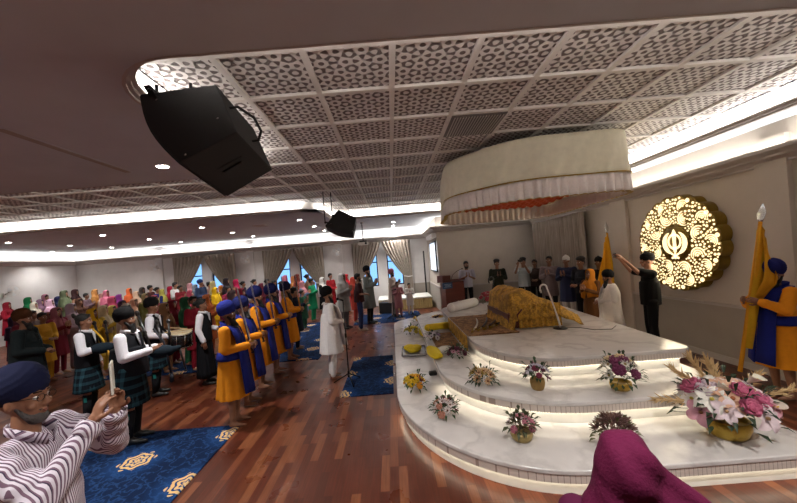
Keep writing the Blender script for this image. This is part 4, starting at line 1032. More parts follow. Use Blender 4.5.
def bouquet(u, v, z, label, Rr, Hh, blooms, pot=None, seed=1, leaves=60, leafc='#2f4a26', rz=0, pos=None, leafL=(.07, .13), dome=1.0):
    p = pos or P(u, v, z); t = thing('flower_arrangement', (p.x, p.y, z), label, 'flowers', rz); r = random.Random(seed); h0 = .02
    if pot:
        kind, c = pot; w = {'basket': .075, 'bowl': .10, 'big': .13}[kind]; h = {'basket': .12, 'bowl': .085, 'big': .13}[kind]
        rings = [(0, w*.75, w*.75, 0, 0, 0), (h*.15, w*.9, w*.9, 0, 0, 0), (h*.6, w*1.05, w*1.05, 0, 0, 0), (h, w, w, 0, 0, 0), (h, w*.9, w*.9, 0, 0, 0), (h*.8, w*.88, w*.88, 0, 0, 0)]
        MB().loft(rings, 28).build('bowl' if kind != 'basket' else 'basket', mat('gold_pot' if kind != 'basket' else 'woven_basket', c, .35 if kind != 'basket' else .8, .5 if kind != 'basket' else 0, bump=.5, scale=60), t); h0 = h*.8
    lm = leafmesh(leaves, Rr, Hh, seed, leafL); lm.transform(Matrix.Translation((0, 0, h0))) if pot else None
    place('foliage', lm, mat('leaf', leafc, .55, scale=30), t)
    i = 0; tot = sum(b[1] for b in blooms); gold = 2.39996; order = []
    for b in blooms: order += [b]*b[1]
    r.shuffle(order)
    for k, (kind, n, size, c, c2) in enumerate(order):
        q = (k+.5)/tot; el = R(88)*(1-q)**.9-.05 if dome else 0; a = k*gold+seed
        d = V((cos(a)*cos(el), sin(a)*cos(el), sin(el))); pp = V((d.x*Rr*.8, d.y*Rr*.8, h0+Hh*(.38+.55*max(0, d.z))+r.uniform(-.01, .01)))
        d2 = (d+V((0, -.25, .35))).normalized()
        o = place('blossom', bloom(kind), [mat('petal', c, .7, scale=8), mat('petal', c2, .7, scale=8)][:max(1, len(bloom(kind).materials)) if bloom(kind).materials else 2], t)
        o.location = pp; o.rotation_euler = d2.to_track_quat('Z', 'Y').to_euler(); s_ = size*1.35*r.uniform(.85, 1.15); o.scale = (s_, s_, s_)
    return t
# (kind, count, radius, petal colour, centre colour)
bouquet(415, 389, .24, 'yellow and orange bouquet on the left front of the lowest tier', .16, .16, [('rose', 7, .048, '#e8c022', '#c98a1c'), ('rose', 5, .044, '#e09a2a', '#a86a1c'), ('tuft', 4, .04, '#8a3a2a', '#8a3a2a')], None, 3, 60)
bouquet(446, 417, .24, 'bouquet of white, peach and maroon blooms without a pot on the lowest tier', .15, .17, [('daisy', 8, .036, '#e6d8d4', '#7a4a3a'), ('rose', 5, .04, '#c88a74', '#8a4a3a'), ('tuft', 6, .04, '#5c1f2a', '#5c1f2a')], None, 5, 80)
bouquet(522, 439, .24, 'pink and olive dried looking flowers in a tan bowl on the lowest tier', .145, .15, [('rose', 7, .034, '#b06a78', '#7a3a48'), ('tuft', 8, .04, '#5a4a34', '#5a4a34'), ('daisy', 4, .03, '#b8a8ac', '#6a4a3a')], ('bowl', '#a8925c'), 7, 70, '#3f4428')
bouquet(483, 384, .48, 'cream and peach daisies with dark leaves on the middle tier', .17, .15, [('daisy', 12, .044, '#d8b48a', '#8a4a1c'), ('tuft', 4, .04, '#b8963a', '#b8963a')], None, 9, 80, '#33462a')
bouquet(538, 389, .48, 'white and purple flowers in a square tan basket on the middle tier', .145, .17, [('daisy', 7, .042, '#d4cede', '#8a7a9a'), ('rose', 5, .036, '#8a3450', '#5a1a2a'), ('tuft', 5, .04, '#6a2a4a', '#6a2a4a')], ('basket', '#a08048'), 11, 60)
bouquet(621, 389, .48, 'large bouquet of purple roses and cream roses in a gold bowl on the middle tier', .21, .27, [('rose', 8, .055, '#7a3358', '#4a1a34'), ('daisy', 7, .04, '#ddd8cc', '#a8945a'), ('rose', 4, .05, '#dcc49a', '#b89a6a')], ('bowl', '#b8963c'), 13, 110, '#33452a', leafL=(.06, .12))
bouquet(615, 442, .24, 'bushy brown and olive dried flowers behind the maroon head covering', .17, .20, [('tuft', 26, .05, '#6a4a44', '#6a4a44'), ('tuft', 10, .045, '#8a6a5c', '#8a6a5c')], None, 15, 110, '#55552f', leafL=(.05, .09))
bouquet(457, 357, .48, 'dark maroon and pink flowers on a spread of leaves beside the brocade cloth', .15, .11, [('rose', 8, .042, '#5a1430', '#3a0a1c'), ('daisy', 5, .034, '#d49ab0', '#8a3a50')], None, 17, 80)
bouquet(412, 334, .24, 'small yellow flowers on the far left of the lowest tier', .20, .14, [('rose', 11, .05, '#dcc440', '#b8962a')], None, 19, 60)
bouquet(438, 324, .24, 'orange yellow and maroon bouquet at the back left of the tiers', .30, .22, [('rose', 9, .07, '#c8962a', '#8a5a1c'), ('rose', 8, .07, '#6a1f34', '#4a1020')], None, 21, 60, pos=P(438, 322, .34))
bouquet(434, 341, .48, 'small cluster of white and lilac flowers between the yellow garland and yellow bolster', .16, .13, [('daisy', 9, .04, '#ddd6dc', '#7a5a7a'), ('rose', 4, .035, '#9a80a0', '#6a5070')], None, 29, 50)
bouquet(419, 322, .24, 'small dark flowers at the far left edge of the lowest tier', .20, .15, [('rose', 4, .05, '#c8a040', '#8a6a2a'), ('tuft', 6, .06, '#2a2438', '#2a2438')], None, 23, 50)
bouquet(497, 300, .72, 'red and pink flowers half hidden behind the gold cover', .25, .30, [('rose', 12, .06, '#a83a48', '#6a1a24'), ('daisy', 6, .05, '#d8b8b4', '#8a5a4a')], None, 25, 60, pos=V((2.35, 8.4, 0)))
bouquet(451, 303, .0, 'white and pale pink flowers on the floor at the foot of the lectern', .28, .42, [('rose', 12, .08, '#dcd2cc', '#b8a49a'), ('rose', 5, .07, '#c89a94', '#8a5a54')], ('big', '#a8925c'), 27, 60, pos=V((2.1, 10.7, 0)))
# the large arrangement at the right
big = P(742, 433, .24)
t = bouquet(0, 0, .24, 'very large arrangement of pink, peach and white lilies with dried pampas at the right', .30, .30, [('lily', 4, .075, '#d49aa8', '#8a5a3a'), ('lily', 7, .075, '#e0ccd0', '#b8946a'), ('lily', 6, .078, '#d4a88c', '#a8603a'), ('rose', 4, .07, '#b85a78', '#7a2a48'), ('lily', 9, .078, '#e8e2d8', '#c8b44a'), ('rose', 4, .07, '#c8b4bc', '#9a8490')], ('big', '#c0a040'), 31, 130, '#26361f', pos=V((2.90, 2.99, 0)), leafL=(.08, .15)); t.scale = (1.2, 1.2, 1.2)
for k, (dx, dy, h) in enumerate(((-.10, .05, .36), (.10, .0, .42), (.19, -.05, .24))):
    o = place('blossom', bloom('calla'), [mat('petal', '#ece6d6', .7, scale=8), mat('petal', '#d8b840', .7, scale=8)], t); o.location = (dx, dy-.08, h); o.scale = (.08,)*3; o.rotation_euler = (R(50), R(30-k*20), 0)
def plume(a, el, L, seed, m):
    mb = MB(); r = random.Random(seed); pts = [V((cos(a)*cos(el), sin(a)*cos(el), sin(el)))*L*(k/8)+V((0, 0, .18-.10*(k/8)**2)) for k in range(9)]
    mb.tube(pts, .004, 5)
    for k in range(3, 9):
        for j in range(14):
            b = pts[k-1].lerp(pts[k], r.random()); d = (pts[8]-pts[0]).normalized()+V((r.uniform(-.6, .6), r.uniform(-.6, .6), r.uniform(-.5, .5))); mb.cone(b, b+d.normalized()*.075, .008, .001, 4)
    return mb.build('pampas_plume', m, t)
pm = mat('dried_pampas', '#c8a878', .8)
for k, (a, el, L) in enumerate(((100, 62, .50), (80, 70, .46), (130, 50, .46), (168, 22, .48), (15, 38, .50), (-4, 24, .60), (60, 58, .44))): plume(R(a), R(el), L, k, pm)
# ================================================================= CANOPY
def rounded(pts, r=.25, n=6):
    out = []; m = len(pts)
    for i in range(m):
        p0, p1, p2 = V(pts[i-1]), V(pts[i]), V(pts[(i+1) % m]); a = (p0-p1).normalized(); b = (p2-p1).normalized(); rr = min(r, (p0-p1).length*.45, (p2-p1).length*.45)
        for k in range(n+1):
            t_ = k/n; q = (p1+a*rr)*(1-t_)**2+p1*2*t_*(1-t_)+(p1+b*rr)*t_**2; out.append((q.x, q.y))
    return out
def resamp(poly, n):
    P_ = [V(p) for p in poly]; P_.append(P_[0]); L = [0]
    for a, b in zip(P_, P_[1:]): L.append(L[-1]+(b-a).length)
    out = []; j = 0
    for k in range(n):
        s = L[-1]*k/n
        while L[j+1] < s: j += 1
        out.append(P_[j].lerp(P_[j+1], (s-L[j])/max(1e-9, L[j+1]-L[j])))
    return out, L[-1]
can = thing('canopy', (2.40, 6.2, 3.63), 'cream cloth canopy with pleated ruffle and gold trim hanging over the stage', 'canopy')
cp = rounded([(-.50, -1.52), (1.16, -1.60), (1.20, 1.5), (-1.15, 1.5), (-1.36, -.6)], .45, 8)
N = 720; ring, Lc = resamp(cp, N); nrm = []
for k in range(N): d = (ring[(k+1) % N]-ring[k-1]).normalized(); nrm.append(V((d.y, -d.x)))
def skirtc(zs, fn, name, m, parent):
    mb = MB(); RR = []
    for z, v in zs:
        RR.append([mb.b.verts.new((ring[k].x+nrm[k].x*fn(k, v), ring[k].y+nrm[k].y*fn(k, v), z)) for k in range(N)])
    for A, B in zip(RR, RR[1:]):
        for k in range(N): mb.b.faces.new((A[k], A[(k+1) % N], B[(k+1) % N], B[k]))
    for f in mb.b.faces: f.smooth = True
    o = mb.build(name, m, parent, rec=False); s = o.modifiers.new('s', 'SOLIDIFY'); s.thickness = .006; return o
skirtc([(-i*.61/10, i/10) for i in range(11)], lambda k, v: .03*v*sin(k*.11+2*sin(k*.031))*1.1+.014*sin(k*.35+v*5)*v, 'valance', M['ivory'], can)
skirtc([(-.61-.265*i/6, i/6) for i in range(7)], lambda k, v: .016+.028*(.35+v)*sin(k*2*pi/9)+.012*v*sin(k*.07), 'ruffle', M['ruffle'], can)
skirtc([(-.595, 0), (-.612, 1)], lambda k, v: .046, 'gold_trim', M['gold'], can)
skirtc([(-.870, 0), (-.882, 1)], lambda k, v: .018+.028*1.35*sin(k*2*pi/9)+.012*sin(k*.07), 'hem_trim', mat('gold_thread', '#a88a44', .6), can)
MB().prism(cp, -.02, .0).build('top_cloth', M['ivory'], can)
mb = MB(); mb.grid(lambda u, v: (-.95+2.0*u, -1.15+2.4*v, -.62+.02*sin(u*70)+.02*sin(v*50)-.06*sin(pi*u)*sin(pi*v)), 90, 80); mb.build('inner_lining', mat('orange_red_lining', '#b8491c', .8, bump=.5, scale=30), can)
for x in (-.7, .9):
    for y in (-1.0, 1.2): MB().cone((x, y, -.0), (x, y, .07), .012, .012).build('hanging_rod', M['blackm'], can)
# ================================================================= THE LIT EMBLEM
em = bpy.data.objects.new('lit_emblem', None); col.objects.link(em); tag(em, 'round gold emblem with a glowing double edged sword symbol on the right wall', 'emblem')
em.matrix_world = Matrix(((0, 0, -1, XR-.02), (-1, 0, 0, 5.90), (0, 1, 0, 1.95), (0, 0, 0, 1)))
RE = .80; D0 = .17
mb = MB(); NL = 20
poly = []
for k in range(NL*10):
    a = 2*pi*k/(NL*10); poly.append(((RE+.045*abs(sin(a*NL/2))**.8)*cos(a), (RE+.045*abs(sin(a*NL/2))**.8)*sin(a)))
mb.prism(poly, 0.0, D0, sm=False).build('backing', mat('olive_gold_metal', '#8a7024', .4, .5), em)
zf = D0
def strip(mb, pts, ws, z=zf, h=.008):
    f0 = len(mb.b.faces); n = len(pts); L_, R_ = [], []
    for i, p in enumerate(pts):
        d = (V(pts[min(i+1, n-1)])-V(pts[max(i-1, 0)])).normalized(); nn = V((-d.y, d.x)); L_.append(V(p)+nn*ws[i]); R_.append(V(p)-nn*ws[i])
    for zz in (z+h,):
        a = [mb.b.verts.new((p.x, p.y, zz)) for p in L_]; b = [mb.b.verts.new((p.x, p.y, zz)) for p in R_]; a0 = [mb.b.verts.new((p.x, p.y, z)) for p in L_]; b0 = [mb.b.verts.new((p.x, p.y, z)) for p in R_]
        for i in range(n-1):
            mb.b.faces.new((a[i], b[i], b[i+1], a[i+1])); mb.b.faces.new((a0[i], a[i], a[i+1], a0[i+1])); mb.b.faces.new((b[i], b0[i], b0[i+1], b[i+1]))
mb = MB(); occ = []; occ2 = []
for ringi, (rad, n, s, a0) in enumerate(((.665, 10, .108, 0), (.47, 8, .130, .3))):
    for k in range(n):
        a = 2*pi*k/n+a0; c = V((rad*cos(a), rad*sin(a))); occ.append((c, s)); flip = 1 if ringi else -1
        for j, q in enumerate((1.0, .68, .38)):
            pts, ws = [], []
            for i in range(15):
                th = a+pi/2+flip*(i/14*3.3-.9); r_ = s*q*(1-.12*i/14); pts.append((c.x+r_*cos(th), c.y+r_*sin(th))); ws.append(s*.085*math.sin(pi*min(1, .1+.9*i/14))**.6+.001)
            strip(mb, pts, ws); occ2 += [(V(p_), w_) for p_, w_ in zip(pts[1::2], ws[1::2])]
def disc(mb, x, y, r, n=10, z=zf, h=.008): mb.cone((x, y, z), (x, y, z+h), r, r, n, sm=False)
for c, s in occ: disc(mb, c.x, c.y, s*.16); occ2.append((c, s*.16))
for k in range(12): a = 2*pi*k/12+.12; disc(mb, .775*cos(a), .775*sin(a), .036, 16); occ2.append((V((.775*cos(a), .775*sin(a))), .036))
r = random.Random(5); dots = []
for _ in range(7000):
    a = r.random()*2*pi; q = r.uniform(.335, .80); p = V((q*cos(a), q*sin(a))); rr = r.choice((.022, .017, .013))
    if all((p-c).length > s+rr+.016 for c, s in occ2) and all((p-c).length > s+rr+.012 for c, s in dots):
        dots.append((p, rr)); disc(mb, p.x, p.y, rr, 8)
mb.build('light_pattern', M['khanda'], em)
MB().cone((0, 0, zf), (0, 0, zf+.012), .30, .30, 64).build('centre_disc', mat('olive_gold_metal', '#8a7024', .4, .5), em)
mb = MB(); z2 = zf+.012
strip(mb, [(0, -.15), (0, -.08), (0, .05), (0, .15), (0, .2), (0, .255)], [.028, .036, .03, .045, .035, .001], z2)   # two edged blade
for s in (-1, 1):
    pts, ws = [], []
    for i in range(23):
        q = i/22; th = R(62-q*138); pts.append((s*(.215*cos(th)*(1-.05*q)), .01+.215*sin(th)*.95)); ws.append(.004+.042*math.sin(pi*min(1, q*1.0))**.9)
    strip(mb, pts, ws, z2)
    strip(mb, [(s*.075, -.185), (s*.03, -.21), (-s*.02, -.235), (-s*.055, -.255)], [.014, .013, .012, .014], z2); disc(mb, -s*.06, -.26, .02, 10, z2)
disc(mb, 0, -.255, .026, 14, z2); strip(mb, [(0, -.15), (0, -.25)], [.016, .014], z2)
pts = [(.125*cos(a), .03+.125*sin(a)) for a in [2*pi*k/40 for k in range(41)]]; strip(mb, pts, [.018]*41, z2)
mb.build('sword_symbol', M['khanda'], em)
L = bpy.data.lights.new('emblem_glow', 'AREA'); L.shape = 'DISK'; L.size = 1.4; L.energy = 14; L.color = (1, .85, .6); o = bpy.data.objects.new('emblem_glow', L); col.objects.link(o); o.location = (XR-.22, 5.9, 1.95); o.rotation_euler = (0, R(90), 0)
# ================================================================= LECTERN and low platform
lt = thing('lectern', (1.98, 11.3, 0), 'dark red wooden lectern with a blue plaque before the cream wall', 'lectern', R(20))
MB().prism([(-.36, -.22), (.36, -.22), (.30, .22), (-.30, .22)], .08, 1.16).build('body', M['lectern'], lt)
MB().box((0, 0, .04), (.84, .56, .08), bev=.01).build('base', M['lectern'], lt)
MB().box((0, 0, 1.19), (.80, .52, .05), Euler((R(-8), 0, 0)).to_matrix(), bev=.01).build('top', M['lectern'], lt)
MB().box((-.30, -.05, 1.28), (.30, .4, .22), bev=.01).build('side_shelf', M['lectern'], lt)
pl = MB().box((-.30, -.27, 1.06), (.36, .02, .20)).build('plaque', mat('blue_plaque', '#28486e', .4), lt)
mb = MB()
for z in (1.10, 1.06, 1.02): mb.box((-.30, -.283, z), (.26 if z != 1.06 else .2, .004, .012))
mb.build('plaque_lines', mat('pale_plaque_print', '#9fb4cc', .5), pl)
MB().tube([(.0, 0, 1.2), (.05, -.05, 1.38), (.18, -.12, 1.5), (.32, -.2, 1.56)], .008, 8).ell((.34, -.21, 1.57), (.03, .02, .02)).build('gooseneck', M['blackm'], lt)
lp = thing('low_platform', (.45, 14.2, 0), 'low performers platform with white top and pleated pale gold skirt', 'platform')
MB().box((0, 0, .44), (2.2, 1.6, .06), bev=.015).build('top_cloth', cloth('#dcdad2'), lp)
mb = MB(); sk = [(-1.08, -.78), (1.08, -.78), (1.08, .78), (-1.08, .78)]; ring2, L2 = resamp(sk, 480); A = []; 
for z in (.42, .01): A.append([mb.b.verts.new((p.x*(1+.01*sin(k*1.1)), p.y*(1+.015*sin(k*1.1)), z)) for k, p in enumerate(ring2)])
for k in range(480): mb.b.faces.new((A[0][k], A[0][(k+1) % 480], A[1][(k+1) % 480], A[1][k]))
mb.build('skirt', cloth('#c2ad78', 20), lp)
t = thing('floor_speaker', (-.25, 12.95, 0), 'black wedge loudspeaker box on the floor by the low platform', 'loudspeaker', R(-20))
MB().prism([(-.3, -.2), (.3, -.2), (.3, .2), (-.3, .2)], 0, .42).build('cabinet', M['black'], t); MB().box((0, -.206, .21), (.54, .012, .36)).build('grille', mat('perforated_black_steel', '#1c1c1e', .7), t)
# ================================================================= THE CONGREGATION (back left)
zones = [(22, 'at the left edge of the photo'), (62, 'behind the brown turbaned man'), (99, 'behind the bare headed youth'), (139, 'behind the stout piper'), (166, 'behind the snare drummer'),
         (192, 'between the drummer and vested girl'), (218, 'behind the girl in the vest'), (250, 'behind the foremost robed men'), (286, 'behind the farther robed men'), (318, 'left of the man in white'), (400, 'right of the man in white')]
CR_ = [  # u, v of the head top, head kind, head colour, dress colour, words
 (7, 302, 'shawl', '#8a1f2e', '#9a1c30', 'crimson headscarf'), (20, 312, 'shawl', '#5a3040', '#702838', 'dull plum headscarf'), (28, 297, 'shawl', '#1f7a4a', '#1f7a4a', 'bright green headscarf'),
 (34, 302, 'shawl', '#d4cdbc', '#b8aa94', 'cream headscarf'), (45, 294, 'shawl', '#b87a90', '#a86a80', 'mauve headscarf, in the back row'), (40, 299, 'shawl', '#8c6c84', '#7c5c74', 'dusky lilac headscarf'),
 (50, 299, 'shawl', '#e0b4cc', '#dcaec8', 'pale pink wide headscarf'), (42, 312, 'short', '', '#c89a30', 'mustard dress and no scarf'), (58, 296, 'shawl', '#242a52', '#2a2c48', 'navy headscarf'), (56, 307, 'shawl', '#9a5a66', '#80283a', 'rose striped headscarf over a red dress'),
 (32, 310, 'short', '', '#6c5c58', 'grey brown dress and no scarf'), (14, 320, 'shawl', '#3a3048', '#3a3048', 'dark violet headscarf'), (48, 318, 'shawl', '#704038', '#8a5a30', 'rust headscarf, low in the front'),
 (67, 296, 'shawl', '#d8c890', '#8a8070', 'pale yellow headscarf'), (75, 289, 'shawl', '#3c2426', '#38262a', 'dark maroon headscarf, tallest of the back row'), (79, 298, 'shawl', '#6a4a3c', '#5a4038', 'brown headscarf'), (92, 308, 'shawl', '#d8a820', '#d8b030', 'bright yellow headscarf'),
 (95, 289, 'shawl', '#d89a5a', '#c89050', 'pale orange headscarf'), (86, 293, 'short', '', '#75606a', 'grey pink top and no scarf'), (71, 303, 'shawl', '#b8a4b4', '#a8909c', 'silver grey headscarf'), (64, 290, 'shawl', '#707c60', '#5c684c', 'sage headscarf'),
 (102, 293, 'shawl', '#b08078', '#b89a84', 'tan rose headscarf'), (106, 290, 'shawl', '#d07890', '#c87088', 'pink headscarf'), (103, 305, 'shawl', '#c8b898', '#c8a840', 'beige patterned headscarf over a yellow dress'), (112, 296, 'shawl', '#c0506c', '#b44862', 'rose red headscarf'),
 (119, 294, 'shawl', '#8a3a8c', '#a03a90', 'magenta purple headscarf'), (129, 288, 'shawl', '#e07040', '#d86a40', 'coral orange headscarf'), (136, 291, 'shawl', '#e4c4a8', '#d0a890', 'pale peach headscarf'), (134, 298, 'shawl', '#d0a084', '#b8806c', 'terracotta headscarf'),
 (126, 304, 'shawl', '#dcd4c4', '#c8b8a8', 'large cream white headscarf'), (112, 305, 'shawl', '#d8cc70', '#c8bc70', 'lemon headscarf'), (122, 300, 'shawl', '#402440', '#3a2238', 'aubergine headscarf'),
 (142, 287, 'shawl', '#48403c', '#4c5040', 'charcoal headscarf'), (150, 285, 'short', '', '#58302c', 'brown clothes and dark hair'), (157, 287, 'short', '', '#242a70', 'navy blue dress and dark hair'), (162, 289, 'shawl', '#a8a050', '#242a5c', 'olive yellow headscarf over navy'), (144, 303, 'shawl', '#7c8048', '#80804c', 'olive headscarf'),
 (145, 293, 'shawl', '#7a6a48', '#806c50', 'khaki headscarf'), (164, 303, 'shawl', '#8c6848', '#7c5840', 'light brown headscarf'), (154, 295, 'shawl', '#a04858', '#8a3848', 'brick pink headscarf'),
 (170, 286, 'shawl', '#a01c38', '#a81c38', 'crimson headscarf and dress'), (175, 282, 'short', '', '#d8d4d4', 'white shirt, a youth in the back row'), (180, 285, 'short', '', '#782028', 'dark red dress and black hair'), (187, 283, 'shawl', '#c08c90', '#c09090', 'faded pink headscarf'), (185, 297, 'shawl', '#2c6044', '#30684a', 'deep green headscarf and dress'),
 (190, 290, 'shawl', '#b0485c', '#a04054', 'raspberry headscarf'), (172, 300, 'shawl', '#701828', '#701828', 'wine red headscarf'),
 (195, 284, 'shawl', '#7c8894', '#70808c', 'blue grey headscarf'), (202, 284, 'shawl', '#a06c80', '#98647a', 'dull mauve headscarf'), (209, 282, 'fluffy', '', '#b08c80', 'beige top and thick black hair'), (215, 287, 'shawl', '#e0b41c', '#dcae1c', 'golden yellow headscarf'), (207, 294, 'shawl', '#d07848', '#c86c40', 'apricot orange headscarf'),
 (193, 296, 'short', '', '#8a1c2c', 'red dress and dark hair'), (213, 281, 'shawl', '#c8b880', '#b8a870', 'straw headscarf'), (200, 279, 'patka', '#24407c', '#384868', 'blue cap'),
 (221, 285, 'shawl', '#c87838', '#c07030', 'orange headscarf'), (226, 278, 'shawl', '#2c2228', '#30242c', 'blackish headscarf, tallest there'), (228, 286, 'short', '', '#80485c', 'purple pink dress and dark hair'), (226, 294, 'shawl', '#d05484', '#c84c7c', 'dotted hot pink headscarf'), (236, 279, 'shawl', '#b42450', '#b02450', 'cerise headscarf'), (243, 281, 'short', '', '#28283a', 'dark clothes and black hair'), (232, 290, 'shawl', '#7a6a70', '#6c5c64', 'ash grey headscarf'), (241, 288, 'shawl', '#a83c50', '#a03848', 'cherry headscarf'),
 (254, 279, 'short', '', '#d4b424', 'yellow clothes and dark hair, by the white wall'), (267, 279, 'short', '', '#20242e', 'black clothes, by the curtain edge'), (274, 280, 'short', '', '#4c2c38', 'dark plum dress'), (281, 281, 'short', '', '#c890a0', 'pale pink dress'), (261, 283, 'shawl', '#702c3c', '#682838', 'burgundy headscarf'), (279, 275, 'shawl', '#c07088', '#b86880', 'rose headscarf in the very back'),
 (290, 276, 'shawl', '#c07c4c', '#bc7c4c', 'tan orange headscarf'), (297, 274, 'shawl', '#7c3830', '#8c4438', 'russet headscarf'), (294, 287, 'short', '', '#1a1e30', 'dark navy outfit, at the front'), (302, 281, 'shawl', '#c88890', '#60708c', 'pink headscarf over blue'), (302, 290, 'short', '', '#28503c', 'dark green dress, a child at the front'), (311, 278, 'short', '', '#1f8a5c', 'emerald green dress and dark hair'),
 (285, 289, 'shawl', '#a88454', '#a07c4c', 'ochre headscarf'), (307, 274, 'short', '', '#806450', 'brown clothes in the back row'),
 (322, 277, 'shawl', '#dcd8d4', '#1c1c20', 'white headscarf over black clothes'), (330, 273, 'short', '', '#a02028', 'red shirt and dark hair'), (346, 274, 'shawl', '#c02430', '#b82430', 'scarlet headscarf'), (353, 277, 'shawl', '#c85040', '#b84438', 'vermilion headscarf'),
]
placed = [(o_.location.x, o_.location.y) for o_ in bpy.data.objects if o_.get('category') in ('person', 'drum')]
for i, (u, v, kind, hc, dc, words) in enumerate(CR_):
    rn = random.Random(i); a, b = ab(u, v); zt = 1.745/1.72 if kind in ('shawl',) else 1.735/1.72
    h = rn.uniform(1.52, 1.62) if 'child' not in words else 1.3
    if 'front' in words and 'youth' in words: h = 1.5
    Y = (H-h*zt)/b if b > .02 else 99
    ymax = 14.4 if u < 318 else 13.6
    ymax = min(ymax, 13.7/max(.01, -a))
    Y = max(7.6 if u > 215 else 7.0, min(ymax, Y))
    X = a*Y; 
    Yb = Y; lo = 7.2 if u < 215 else 8.3
    for du, dy in sorted(((du_, k_*.1) for du_ in (0, 3, -3, 6, -6) for k_ in range(-40, 40)), key=lambda q: abs(q[1])+abs(q[0])*.12):
        a, b = ab(u+du, v); Y = Yb+dy; X = a*Y
        if lo <= Y <= ymax and X > -13.8 and all((X-p[0])**2+(Y-p[1])**2 > .46**2 for p in placed): break
    placed.append((X, Y)); h = max(1.2 if 'child' in words else 1.42, min(1.86, (H-b*Y)/zt))
    z = next(w for q, w in zones if u < q)
    who = 'person' if 'youth' in words or 'child' in words else ('woman' if kind == 'shawl' or 'dress' in words else 'person')
    t = thing('person', (X, Y, .012 if (-3.3 < X < -1.75 and 7.3 < Y < 12) or (-6.4 < X < -3.9 and Y < 8) or (-1.4 < X < .9 and Y > 10.9) else 0), who+' with '+words+', '+z if len(words.split())+len(z.split()) < 13 else who+' with '+words.replace(' and dark hair', '').replace(' over navy', '')+' '+z, 'person', R(rn.uniform(-105, -60) if u < 300 else rn.uniform(-120, -80)), None, h/1.72)
    pose = rn.choice(['prayer', 'prayer', 'clasp']); yaw = rn.choice([0, 20, -20]); sk = rn.choice([0, 1, 3])
    place('body', body_mesh(pose, pose, yaw, 0, True, True), [SK[sk], M['eye'], M['iris'], M['lips']], t)
    wear(t, 'kurta', shirt_mesh(pose, pose, .5, 1.25, 1.08, 'long', True, True, 9, .04, 0, 1.15), cloth(dc, 30)); wear(t, 'trousers', trouser_mesh(0, .95, True), cloth(dc, 30))
    if kind == 'shawl':
        wear(t, 'headscarf', scarf_mesh('shawl' if rn.random() < .75 else 'veil', rn.randrange(3)), cloth(hc, 20)); wear(t, 'hair', hair_mesh('short', yaw, 0), M['hair'])
    elif kind == 'patka': wear(t, 'cap', turban_mesh('patka', yaw, 0), cloth(hc, 20))
    else: wear(t, 'hair', hair_mesh('fluffy' if kind == 'fluffy' else 'bun' if rn.random() < .5 else 'short', yaw, 0), M['hair'])
# ================================================================= FOREGROUND
_old = arms_pose
def arms_pose(k, sx):
    if k == 'camhold':
        m = lambda p: V((p[0]*sx, p[1], p[2]))
        if sx > 0: return V((.185, 0, 1.385)), V((.215, .22, 1.21)), m((.045, .33, 1.47)), m((-.12, .35, .93)).normalized(), m((-.75, .55, -.1)).normalized(), .75
        return V((-.185, 0, 1.385)), V((-.205, .25, 1.24)), m((.04, .37, 1.485)), m((-.10, .25, .96)).normalized(), m((-.8, .1, -.1)).normalized(), .9
    return _old(k, sx)
def fine_body(aL, aR, yaw, pitch):
    HM = head_mx(yaw, pitch); mb = MB(); mb.cap((0, -.01, 1.30), (0, .005, 1.53), .056, .052, 14); torso_prims(mb, .93); head_prims(mb, HM)
    for x in (-1, 1):
        S, E, Wr, d, n, c = arms_pose(aL if x < 0 else aR, x); mb.cap(S, E, .047, .038, 14, sub=2); mb.cap(E, E+(Wr-E)*.4, .040, .038, 14, sub=2); mb.cap(E+(Wr-E)*.4, Wr, .038, .027, 14, sub=2)
        h, k, a = leg_pts(x); mb.cap(h, k, .078, .053, 12, sub=2); mb.cap(k, a, .054, .034, 12, sub=2); mb.cap(a+V((0, -.015, -.045)), a+V((.012*x, .17, -.055)), .034, .02, 10)
        hand(mb, Wr-d*.01, d, n, c, x, seg=10)
    me = join([remesh(mb, .0052, 4, .5), face_extra(HM)], 'body')
    for p in me.polygons: p.use_smooth = True
    return me
t = thing('person', (-1.77, 1.56, 0), 'man in navy turban, glasses and striped shirt in the foreground raising a white phone', 'person', R(-82), None, 1.65/1.72)
place('body', fine_body('camhold', 'camhold', 0, 0), [mat('skin', '#8f6249', .5, bump=.15, scale=60), M['eye'], M['iris'], M['lips']], t)
@cached
def bigshirt(v):
    mb = MB(); torso_prims(mb, 1.10, belly=.03)
    mb.loft([(.84, .19, .165, 0, .01, 1), (.86, .19, .165, 0, .01, 1), (1.0, .185, .165, 0, .015, 1), (1.15, .18, .155, 0, .015, .5), (1.26, .165, .13, 0, 0, 0)], 64, 9, .03)
    for x in (-1, 1):
        S, E, Wr, d, n_, c = arms_pose('camhold', x); mb.cap(S, E, .076, .066, 14, sub=2); W2 = E+(Wr-E)*.86; mb.cap(E, W2, .066, .048, 14, sub=2)
        for q in (.2, .42, .62): mb.ell(E+(Wr-E)*q, .062-.012*q, sub=2)
        for q in (.35, .7): mb.ell(S+(E-S)*q+V((0, 0, .012)), .077, sub=2)
        dd = (Wr-E).normalized(); mb.cone(W2-dd*.05, W2+dd*.03, .050, .047, 20)
    me = remesh(mb, .0085, 2)
    for vv in me.vertices:
        c = vv.co; k = .0035*sin(c.x*30+c.z*31+3*sin(c.y*17))+.002*sin(c.y*55+c.z*23); vv.co = c+V(vv.normal)*k
    return me
wear(t, 'shirt', bigshirt(0), M['stripe'])
for x in (-1, 1):
    S, E, Wr, d, n_, c = arms_pose('camhold', x); dd = (Wr-E).normalized(); W2 = E+(Wr-E)*.86
    MB().cone(W2-dd*.03, W2+dd*.035, .054, .052, 24, caps=False).build('cuff', M['stripe'], t).modifiers.new('s', 'SOLIDIFY').thickness = .004
mb = MB()
